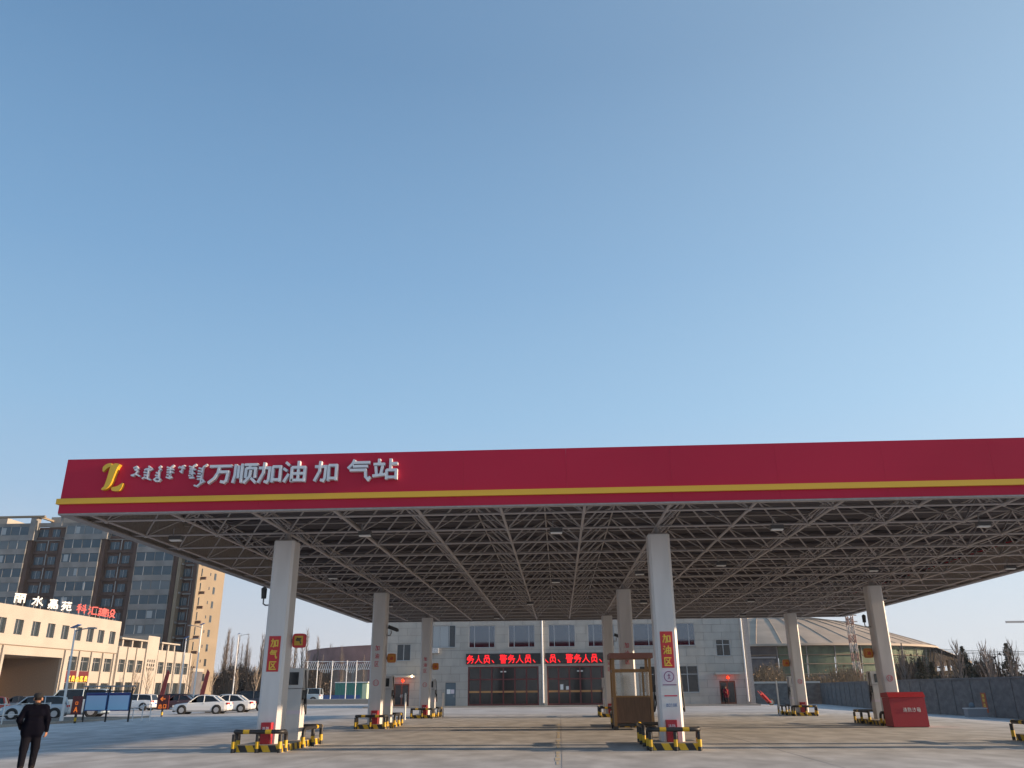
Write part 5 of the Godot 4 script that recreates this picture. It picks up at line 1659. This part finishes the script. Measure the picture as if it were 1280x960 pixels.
# ---------------------------------------------------------------- plants
func bare_tree(h: float, spread: float, sd: int, twig_mat, count := 64) -> Array:
	var r := RandomNumberGenerator.new()
	r.seed = sd
	var tr := nb(M.bark)
	var lean := Vector3(r.randf_range(-0.03, 0.03), 0, r.randf_range(-0.03, 0.03)) * h
	tr.tube([Vector3.ZERO, Vector3(0, h * 0.4, 0) + lean * 0.5, Vector3(0, h * 0.92, 0) + lean], [h * 0.013 + 0.03, h * 0.008 + 0.02, 0.012], 6)
	var tw := nb(twig_mat)
	for k in count:
		var f := 0.14 + 0.80 * pow((k + r.randf()) / float(count), 0.85)
		var a := r.randf() * TAU
		var p := Vector3(0, h * f, 0) + lean * f
		var out := Vector3(cos(a), 0, sin(a))
		var len := h * spread * (1.15 - 0.85 * f) * r.randf_range(0.6, 1.2)
		var q := p + out * len * 0.35 + Vector3(0, len * 0.75, 0)
		var e := q + out * len * 0.10 + Vector3(0, len * 0.6, 0)
		tw.tube([p, q, e], [0.035 + 0.001 * h, 0.022, 0.008], 4, false)
		for j in 4:
			var g := r.randf_range(0.3, 1.0)
			var s := p.lerp(q, g)
			var a2 := a + r.randf_range(-1.4, 1.4)
			var l2 := len * r.randf_range(0.25, 0.5)
			tw.tube([s, s + Vector3(cos(a2) * 0.4, 0.85, sin(a2) * 0.4) * l2], [0.020, 0.007], 3, false)
	return [tr.mesh(), tw.mesh()]

func conifer(h: float, rad: float, sd: int) -> Array:
	var r := RandomNumberGenerator.new()
	r.seed = sd
	var tr := nb(M.bark)
	tr.tube([Vector3.ZERO, Vector3(0, h * 0.97, 0)], [0.12, 0.015], 6)
	var nd := B.new()
	nd.m(M.needle); nd.m(M.needle2)
	for k in 1500:
		var f := pow(r.randf(), 0.8)
		var y := h * (0.08 + 0.92 * f)
		var rr := rad * pow(1.0 - f, 0.8) * (0.65 + 0.35 * sin(f * 30.0 + r.randf())) * sqrt(r.randf())
		var a := r.randf() * TAU
		var p := Vector3(cos(a) * rr, y - rr * 0.15, sin(a) * rr)
		var s := 0.14 + 0.18 * (1.0 - f)
		var u := Vector3(cos(a) + r.randf_range(-0.6, 0.6), r.randf_range(-0.6, 0.2), sin(a) + r.randf_range(-0.6, 0.6)).normalized() * s * 1.6
		var v := Vector3(r.randf_range(-1, 1), r.randf_range(-0.3, 0.6), r.randf_range(-1, 1)).normalized() * s * 0.6
		nd.m(M.needle if r.randf() < 0.65 else M.needle2)
		nd.tri(p - v, p + v, p + u)
	return [tr.mesh(), nd.mesh()]

func plant(called: String, label: String, meshes: Array, at: Vector3, turn: float, size: float, group: String):
	var t := thing(called, label, "tree", at, turn, group)
	t.scale = Vector3.ONE * size
	put(t, "trunk", meshes[0])
	put(t, "crown", meshes[1])

func scrub_patch(called: String, label: String, a: Vector3, e: Vector3, h: float, depth: float, count: int, sd: int, ma = null, mb = null):
	var r := RandomNumberGenerator.new()
	r.seed = sd
	var b := B.new()
	if ma == null: ma = M.scrub; mb = M.scrub2
	b.m(ma); b.m(mb)
	for k in count:
		var f := r.randf()
		var p := a.lerp(e, f) + Vector3(0, 0, -r.randf() * depth)
		var hh := h * (0.55 + 0.45 * sin(f * 37.0) * sin(f * 11.0 + 1.0)) * r.randf_range(0.5, 1.1)
		b.m(ma if r.randf() < 0.6 else mb)
		var w := r.randf_range(0.04, 0.12) * (1.0 + h * 0.15)
		var lean := Vector3(r.randf_range(-0.5, 0.5), 0, r.randf_range(-0.5, 0.5)) * hh * 0.5
		b.tri(p + Vector3(-w, 0, 0), p + Vector3(w, 0, 0), p + lean + Vector3(0, hh, 0))
		for j in 3:
			var q := p + lean * r.randf_range(0.3, 1.0) + Vector3(0, hh * r.randf_range(0.2, 0.95), 0)
			var s := r.randf_range(0.12, 0.3) * (1.0 + h * 0.07)
			b.tri(q, q + Vector3(r.randf_range(-s, s), r.randf_range(-s, s), r.randf_range(-s, s)), q + Vector3(r.randf_range(-s, s), r.randf_range(0, s), r.randf_range(-s, s)))
	tag(part(self, called, b), label, "bushes", "", "stuff")

func trees():
	var pop := [bare_tree(14.5, 0.17, 21, M.twig), bare_tree(13.5, 0.15, 22, M.twig), bare_tree(15.5, 0.16, 23, M.twig)]
	var row := [[-86.5, 203, 1], [-84, 198, 0], [-82.2, 205, 1], [-81, 209, 2], [-80, 200, 2], [-78.2, 196, 0], [-77.2, 209, 0], [-76.2, 204, 1], [-74.5, 199, 2], [-73.3, 208, 1], [-72.1, 203, 0], [-70.2, 198, 1], [-69, 207, 2], [-67.6, 201, 2], [-65.5, 204, 0], [-63, 199, 1], [-60.5, 202, 2]]
	for k in 16: row.append([-87.0 + 1.75 * k + 0.6 * sin(k * 2.3), 222 + 5 * sin(k * 1.7), k % 3])
	for k in row.size():
		plant("poplar_tree", "tall bare poplar beyond the parked cars, %s from the left in the %s row" % [ORDER[k if k < 17 else k - 17], "nearer" if k < 17 else "farther"], pop[row[k][2]], V(row[k][0], 0, row[k][1]), k * 1.7, 0.85 + 0.05 * ((k * 7) % 6), "bare poplars beyond the car park")
	var st := [bare_tree(5.0, 0.42, 31, M.twigpale, 14), bare_tree(4.6, 0.45, 32, M.twigpale, 12)]
	var names := ["before the pale shop fronts", "before the stair tower", "left of the stair tower", "right of the archway", "by the tan end wall", "in front of the lower block"]
	var sp := [[-58, 118], [-58, 141], [-58, 132], [-57, 112], [-54, 150], [-56, 146]]
	for k in sp.size():
		plant("street_tree", "small bare street tree " + names[k], st[k % 2], V(sp[k][0], 0, sp[k][1]), k * 2.1, 1.0 + 0.1 * (k % 3), "small street trees")
	var ar := [[-52, 172], [-48, 170], [-45, 175], [-43, 168], [-40, 173], [-37, 171], [-34.5, 174]]
	for k in ar.size():
		plant("bare_tree", "bare tree before the round arena, %s from the left" % ORDER[k], pop[k % 3], V(ar[k][0], 0, ar[k][1]), k * 1.3, 0.62 + 0.04 * (k % 3), "bare trees before the arena")
	var con := [conifer(5.4, 1.5, 41), conifer(6.2, 1.6, 42)]
	var cs := [[39.2, 95, 0, 0.92, "first from the left"], [41.2, 97, 0, 0.86, "second from the left"], [44.4, 96, 1, 0.98, "third from the left"], [43.0, 99, 0, 0.7, "low one left of the third"], [49.2, 96, 1, 1.02, "tallest at the right"], [36.4, 98, 0, 0.62, "short one nearest the dome"], [46.2, 98, 0, 0.72, "low one left of the tallest"], [52.5, 97, 1, 0.72, "at the right edge"]]
	for c in cs:
		plant("conifer", "dark conifer behind the compound wall, " + c[4], con[c[2]], V(c[0], -0.8, c[1]), c[0], c[3] * 1.08, "conifers behind the wall")
	var bt := [bare_tree(5.6, 0.34, 51, M.twig, 30), bare_tree(5.0, 0.36, 52, M.twig, 26)]
	var bs := [[37.8, 96], [40.2, 92], [42.3, 93], [45.2, 93], [46.3, 94], [47.3, 92.5], [48.3, 93.5], [49.6, 91.5], [50.9, 94], [52.0, 92], [53.9, 95]]
	for k in bs.size():
		plant("bare_tree", "bare grey tree among the conifers behind the wall, %s from the left" % ORDER[k], bt[k % 2], V(bs[k][0], -0.8, bs[k][1]), k * 1.9, 1.05 + 0.08 * (k % 4), "bare trees behind the wall")
	scrub_patch("hedge", "brown winter scrub below the poplars", V(-100, 0, 190), V(-55, 0, 188), 9.0, 14, 22000, 61)
	scrub_patch("hedge", "brown winter scrub at the foot of the stadium", V(28, -0.8, 190), V(92, -0.8, 186), 8.0, 16, 12000, 62, M.reed, M.reed2)
	scrub_patch("hedge", "brown winter scrub behind the compound wall", V(40.5, -0.8, 100), V(66, -0.8, 88), 6.4, 8, 8000, 63)
	scrub_patch("hedge", "brown winter scrub around the arena", V(-66, 0, 185), V(-30, 0, 180), 3.4, 12, 3000, 64)
	scrub_patch("far_trees", "distant belt of bare trees along the horizon", V(-700, 0, 520), V(900, -0.8, 520), 10, 60, 9000, 65)

# ---------------------------------------------------------------- people
func body(bones: Array, cell: float, k: float, b: B, shade: Callable):
	var lo := Vector3(1e9, 1e9, 1e9)
	var hi := -lo
	for o in bones:
		for e in 2:
			var r := Vector3.ONE * (maxf(o[2], o[3]) + 3 * cell)
			lo = lo.min(o[e] - r); hi = hi.max(o[e] + r)
	var nx := int((hi.x - lo.x) / cell) + 2
	var ny := int((hi.y - lo.y) / cell) + 2
	var nz := int((hi.z - lo.z) / cell) + 2
	var f := PackedFloat32Array()
	f.resize(nx * ny * nz)
	f.fill(1.0)
	for o in bones:
		var a: Vector3 = o[0]
		var e: Vector3 = o[1]
		var ra: float = o[2]
		var rb: float = o[3]
		var mg := Vector3.ONE * (maxf(ra, rb) + 2.5 * cell + k)
		var i0 := Vector3i(((a.min(e) - mg - lo) / cell).floor()).max(Vector3i.ZERO)
		var i1 := Vector3i(((a.max(e) + mg - lo) / cell).ceil()).min(Vector3i(nx - 1, ny - 1, nz - 1))
		var ab := e - a
		var l2 := maxf(ab.length_squared(), 1e-9)
		for z in range(i0.z, i1.z + 1):
			for y in range(i0.y, i1.y + 1):
				for x in range(i0.x, i1.x + 1):
					var p := lo + Vector3(x, y, z) * cell
					var t := clampf((p - a).dot(ab) / l2, 0.0, 1.0)
					var dd := p.distance_to(a + ab * t) - lerpf(ra, rb, t)
					var id := x + nx * (y + ny * z)
					var old := f[id]
					var h := clampf(0.5 + 0.5 * (old - dd) / k, 0.0, 1.0)
					f[id] = lerpf(old, dd, h) - k * h * (1.0 - h)
	var where := {}
	var vs := PackedVector3Array()
	var off := [0, 1, nx, nx + 1, nx * ny, nx * ny + 1, nx * ny + nx, nx * ny + nx + 1]
	var edges := [[0, 1], [2, 3], [4, 5], [6, 7], [0, 2], [1, 3], [4, 6], [5, 7], [0, 4], [1, 5], [2, 6], [3, 7]]
	for z in range(nz - 1):
		for y in range(ny - 1):
			for x in range(nx - 1):
				var id := x + nx * (y + ny * z)
				var c := 0
				if f[id] > 0.2: continue
				for q in 8:
					if f[id + off[q]] < 0.0: c += 1
				if c == 0 or c == 8: continue
				var s := Vector3.ZERO
				var n := 0
				for g in edges:
					var fa := f[id + off[g[0]]]
					var fb := f[id + off[g[1]]]
					if (fa < 0.0) != (fb < 0.0):
						var t := fa / (fa - fb)
						var pa := Vector3(g[0] & 1, (g[0] >> 1) & 1, g[0] >> 2)
						var pb := Vector3(g[1] & 1, (g[1] >> 1) & 1, g[1] >> 2)
						s += pa.lerp(pb, t)
						n += 1
				where[id] = vs.size()
				vs.append(lo + (Vector3(x, y, z) + s / n) * cell)
	var tris := PackedInt32Array()
	var ax := [[1, nx, nx * ny], [nx, nx * ny, 1], [nx * ny, 1, nx]]
	for id in where:
		for q in 3:
			var d0: int = ax[q][0]
			var d1: int = ax[q][1]
			var d2: int = ax[q][2]
			if (f[id] < 0.0) == (f[id + d0] < 0.0): continue
			if not (where.has(id - d1) and where.has(id - d2) and where.has(id - d1 - d2)): continue
			var a: int = where[id]
			var b1: int = where[id - d1]
			var c1: int = where[id - d1 - d2]
			var e1: int = where[id - d2]
			if f[id] < 0.0: tris.append_array([a, b1, c1, a, c1, e1])
			else: tris.append_array([a, c1, b1, a, e1, c1])
	var vol := 0.0
	for i in range(0, tris.size(), 3): vol += vs[tris[i]].dot(vs[tris[i + 1]].cross(vs[tris[i + 2]]))
	if vol < 0.0:
		for i in range(0, tris.size(), 3):
			var w := tris[i + 1]
			tris[i + 1] = tris[i + 2]; tris[i + 2] = w
	var nn := PackedVector3Array()
	nn.resize(vs.size())
	for i in range(0, tris.size(), 3):
		var w := (vs[tris[i + 1]] - vs[tris[i]]).cross(vs[tris[i + 2]] - vs[tris[i]])
		for q in 3: nn[tris[i + q]] += w
	b.m(M.figure)
	var s2 = b.surf[M.figure]
	for i in range(0, tris.size(), 3):
		for q in [0, 2, 1]:
			var at := vs[tris[i + q]]
			s2[0].append(at); s2[1].append(nn[tris[i + q]].normalized()); s2[2].append(Vector2.ZERO); s2[3].append(shade.call(at))

func hand(wrist: Vector3, down: Vector3, palm: Vector3, side: float) -> Array:
	# palm and five curled fingers; down points along the fingers, palm is the way the palm faces
	var across := down.cross(palm).normalized() * side
	var out := [[wrist, wrist + down * 0.05, 0.022, 0.024]]
	for k in 4:
		var o := across * (0.027 - 0.018 * k)
		out.append([wrist + down * 0.02 + o * 0.7, wrist + down * 0.085 + o, 0.014, 0.012])
		var l: float = [0.075, 0.085, 0.08, 0.062][k]
		var a := wrist + down * 0.088 + o
		var m1 := a + (down * 0.9 + palm * 0.35).normalized() * l * 0.45
		var m2 := m1 + (down * 0.5 + palm * 0.8).normalized() * l * 0.32
		var m3 := m2 + (down * 0.05 + palm * 1.0).normalized() * l * 0.26
		out.append([a, m1, 0.0095, 0.009]); out.append([m1, m2, 0.009, 0.0085]); out.append([m2, m3, 0.0085, 0.0075])
	var t0 := wrist + down * 0.025 + across * 0.026
	var t1 := t0 + (across * 0.7 + down * 0.7 + palm * 0.4).normalized() * 0.038
	var t2 := t1 + (across * 0.1 + down * 0.8 + palm * 0.6).normalized() * 0.03
	out.append([t0, t1, 0.012, 0.010]); out.append([t1, t2, 0.010, 0.008])
	return out

func people():
	# the walking man, seen from behind
	var t := thing("person", "man in dark jacket, trousers and flat cap walking away at the left", "person", V(-12.08, 0, 19.4), 0.5)
	var cloth := Color(0.007, 0.0075, 0.011)
	var pants := Color(0.008, 0.009, 0.014)
	var skin := Color(0.33, 0.17, 0.11)
	var shoe := Color(0.02, 0.018, 0.016)
	var b := B.new()
	var z := func(x, y, w): return Vector3(x, y, w)
	var bones := [
		[Vector3(-0.085, 0.88, 0.0), Vector3(0.085, 0.88, 0.0), 0.145, 0.145],
		[Vector3(-0.06, 1.0, 0.0), Vector3(0.06, 1.0, 0.0), 0.15, 0.15],
		[Vector3(-0.11, 0.80, 0.0), Vector3(0.11, 0.80, 0.0), 0.125, 0.125],
		[Vector3(-0.09, 1.20, -0.01), Vector3(0.09, 1.20, -0.01), 0.145, 0.145],
		[Vector3(-0.155, 1.315, 0.0), Vector3(0.155, 1.31, 0.0), 0.078, 0.078],
		[Vector3(0, 1.30, 0.0), Vector3(0, 1.39, -0.02), 0.095, 0.062],
		[Vector3(0.20, 1.30, 0.0), Vector3(0.275, 1.05, 0.03), 0.076, 0.062], [Vector3(0.275, 1.05, 0.03), Vector3(0.285, 0.82, -0.05), 0.06, 0.045],
		[Vector3(-0.20, 1.30, 0.0), Vector3(-0.295, 1.06, 0.05), 0.076, 0.062], [Vector3(-0.295, 1.06, 0.05), Vector3(-0.25, 0.88, -0.12), 0.06, 0.045],
		[Vector3(0.09, 0.86, 0.0), Vector3(0.115, 0.46, -0.10), 0.118, 0.09], [Vector3(0.115, 0.46, -0.10), Vector3(0.11, 0.10, -0.03), 0.085, 0.07],
		[Vector3(-0.09, 0.86, 0.0), Vector3(-0.105, 0.46, 0.0), 0.118, 0.09], [Vector3(-0.105, 0.46, -0.01), Vector3(-0.10, 0.11, 0.10), 0.085, 0.07],
		[Vector3(0.11, 0.055, 0.0), Vector3(0.12, 0.045, -0.20), 0.05, 0.04],
		[Vector3(-0.10, 0.075, 0.12), Vector3(-0.11, 0.042, -0.06), 0.05, 0.04],
	]
	body(bones, 0.015, 0.035, b, func(p): return shoe if p.y < 0.10 else (pants if p.y < 0.68 and absf(p.x) < 0.235 else cloth))
	var head := [
		[Vector3(0, 1.36, -0.015), Vector3(0, 1.46, -0.035), 0.056, 0.055],
		[Vector3(0, 1.515, -0.03), Vector3(0, 1.50, -0.06), 0.088, 0.078],
		[Vector3(0, 1.46, -0.075), Vector3(0, 1.43, -0.09), 0.058, 0.040],
		[Vector3(0, 1.50, -0.135), Vector3(0, 1.475, -0.155), 0.014, 0.018],
		[Vector3(-0.084, 1.505, -0.03), Vector3(-0.09, 1.47, -0.03), 0.016, 0.011], [Vector3(0.084, 1.505, -0.03), Vector3(0.09, 1.47, -0.03), 0.016, 0.011],
		[Vector3(-0.03, 1.52, -0.125), Vector3(0.03, 1.52, -0.125), 0.016, 0.016],
		[Vector3(-0.02, 1.445, -0.125), Vector3(0.02, 1.445, -0.125), 0.011, 0.011],
	]
	body(head, 0.007, 0.016, b, func(p): return skin if p.y < 1.53 and (p.z < -0.02 or p.y < 1.47 or absf(p.x) > 0.07) else Color(0.02, 0.018, 0.016))
	body(hand(Vector3(0.285, 0.815, -0.055), Vector3(0, -0.98, -0.18).normalized(), Vector3(-0.8, 0.0, -0.5).normalized(), 1.0), 0.0045, 0.008, b, func(_p): return skin)
	body(hand(Vector3(-0.245, 0.87, -0.13), Vector3(0.2, -0.55, -0.8).normalized(), Vector3(0.9, -0.1, 0.2).normalized(), -1.0), 0.0045, 0.008, b, func(_p): return skin)
	part(t, "body", b)
	var cap := nb(paint(0.012, 0.012, 0.014, 0.9))
	cap.lathe([Vector2(0.100, 0), Vector2(0.106, 0.03), Vector2(0.112, 0.06), Vector2(0.095, 0.092), Vector2(0.05, 0.108), Vector2(0.001, 0.112)], Transform3D(Basis(Vector3.RIGHT, -0.08), Vector3(0, 1.525, -0.04)), 20, Vector2(0.95, 1.1))
	cap.tube([Vector3(-0.06, 1.535, -0.13), Vector3(0, 1.53, -0.175), Vector3(0.06, 1.535, -0.13)], 0.018, 6)
	part(t, "cap", cap)
	var col := nb(paint(0.007, 0.008, 0.012, 0.95))
	var cp := []
	for k in 13:
		var a := TAU * k / 12.0
		cp.append(Vector3(cos(a) * 0.075, 1.385 + 0.012 * sin(a), -0.02 + sin(a) * 0.075))
	col.tube(cp, 0.022, 7, false)
	part(t, "collar", col)
	# the attendant in the right doorway
	var w := thing("person", "person in dark red clothing standing in the right side doorway", "person", V(16.85, 0.13, 88.75), 0.0)
	var b2 := B.new()
	var red := Color(0.16, 0.02, 0.035)
	var dk := Color(0.015, 0.014, 0.018)
	var bones2 := [
		[Vector3(-0.08, 0.90, 0), Vector3(0.08, 0.90, 0), 0.14, 0.14], [Vector3(-0.06, 1.06, 0), Vector3(0.06, 1.06, 0), 0.14, 0.14],
		[Vector3(-0.09, 1.25, 0), Vector3(0.09, 1.25, 0), 0.14, 0.14], [Vector3(-0.16, 1.37, 0), Vector3(0.16, 1.37, 0), 0.075, 0.075],
		[Vector3(0, 1.36, 0), Vector3(0, 1.47, 0.01), 0.08, 0.055], [Vector3(0, 1.58, 0.01), Vector3(0, 1.62, 0.0), 0.085, 0.088], [Vector3(0, 1.53, 0.04), Vector3(0, 1.52, 0.05), 0.05, 0.045],
		[Vector3(0.2, 1.36, 0), Vector3(0.26, 1.10, 0.0), 0.07, 0.058], [Vector3(0.26, 1.10, 0.0), Vector3(0.24, 0.86, 0.08), 0.055, 0.04],
		[Vector3(-0.2, 1.36, 0), Vector3(-0.26, 1.10, 0.02), 0.07, 0.058], [Vector3(-0.26, 1.10, 0.02), Vector3(-0.12, 1.12, 0.2), 0.055, 0.04],
		[Vector3(0.09, 0.88, 0), Vector3(0.10, 0.48, 0.03), 0.10, 0.072], [Vector3(0.10, 0.48, 0.03), Vector3(0.11, 0.09, 0.0), 0.068, 0.05],
		[Vector3(-0.09, 0.88, 0), Vector3(-0.11, 0.48, 0.04), 0.10, 0.072], [Vector3(-0.11, 0.48, 0.04), Vector3(-0.12, 0.09, 0.0), 0.068, 0.05],
		[Vector3(0.11, 0.05, 0.0), Vector3(0.13, 0.04, 0.17), 0.045, 0.035], [Vector3(-0.12, 0.05, 0.0), Vector3(-0.14, 0.04, 0.17), 0.045, 0.035],
	]
	body(bones2, 0.02, 0.03, b2, func(p): return (skin if p.z > 0.02 and p.y < 1.63 else dk) if p.y > 1.46 else (dk if p.y < 0.62 else red))
	body(hand(Vector3(0.24, 0.855, 0.085), Vector3(0, -0.95, 0.3).normalized(), Vector3(-1, 0, 0), -1.0), 0.006, 0.008, b2, func(_p): return skin)
	body(hand(Vector3(-0.115, 1.12, 0.205), Vector3(0.8, 0.0, 0.6).normalized(), Vector3(0, -0.3, -0.9).normalized(), 1.0), 0.006, 0.008, b2, func(_p): return skin)
	part(w, "body", b2)
	var hr := nb(paint(0.015, 0.012, 0.01, 0.8))
	hr.lathe([Vector2(0.092, 0), Vector2(0.100, 0.05), Vector2(0.085, 0.10), Vector2(0.04, 0.125), Vector2(0.001, 0.128)], Transform3D(Basis(), Vector3(0, 1.61, -0.015)), 16)
	part(w, "hair", hr)
	part(w, "scarf", nb(paint(0.5, 0.06, 0.04, 0.8)).tube([Vector3(0.06, 1.45, 0.09), Vector3(0.10, 1.2, 0.17), Vector3(0.11, 0.9, 0.17)], [0.03, 0.045, 0.05], 7))
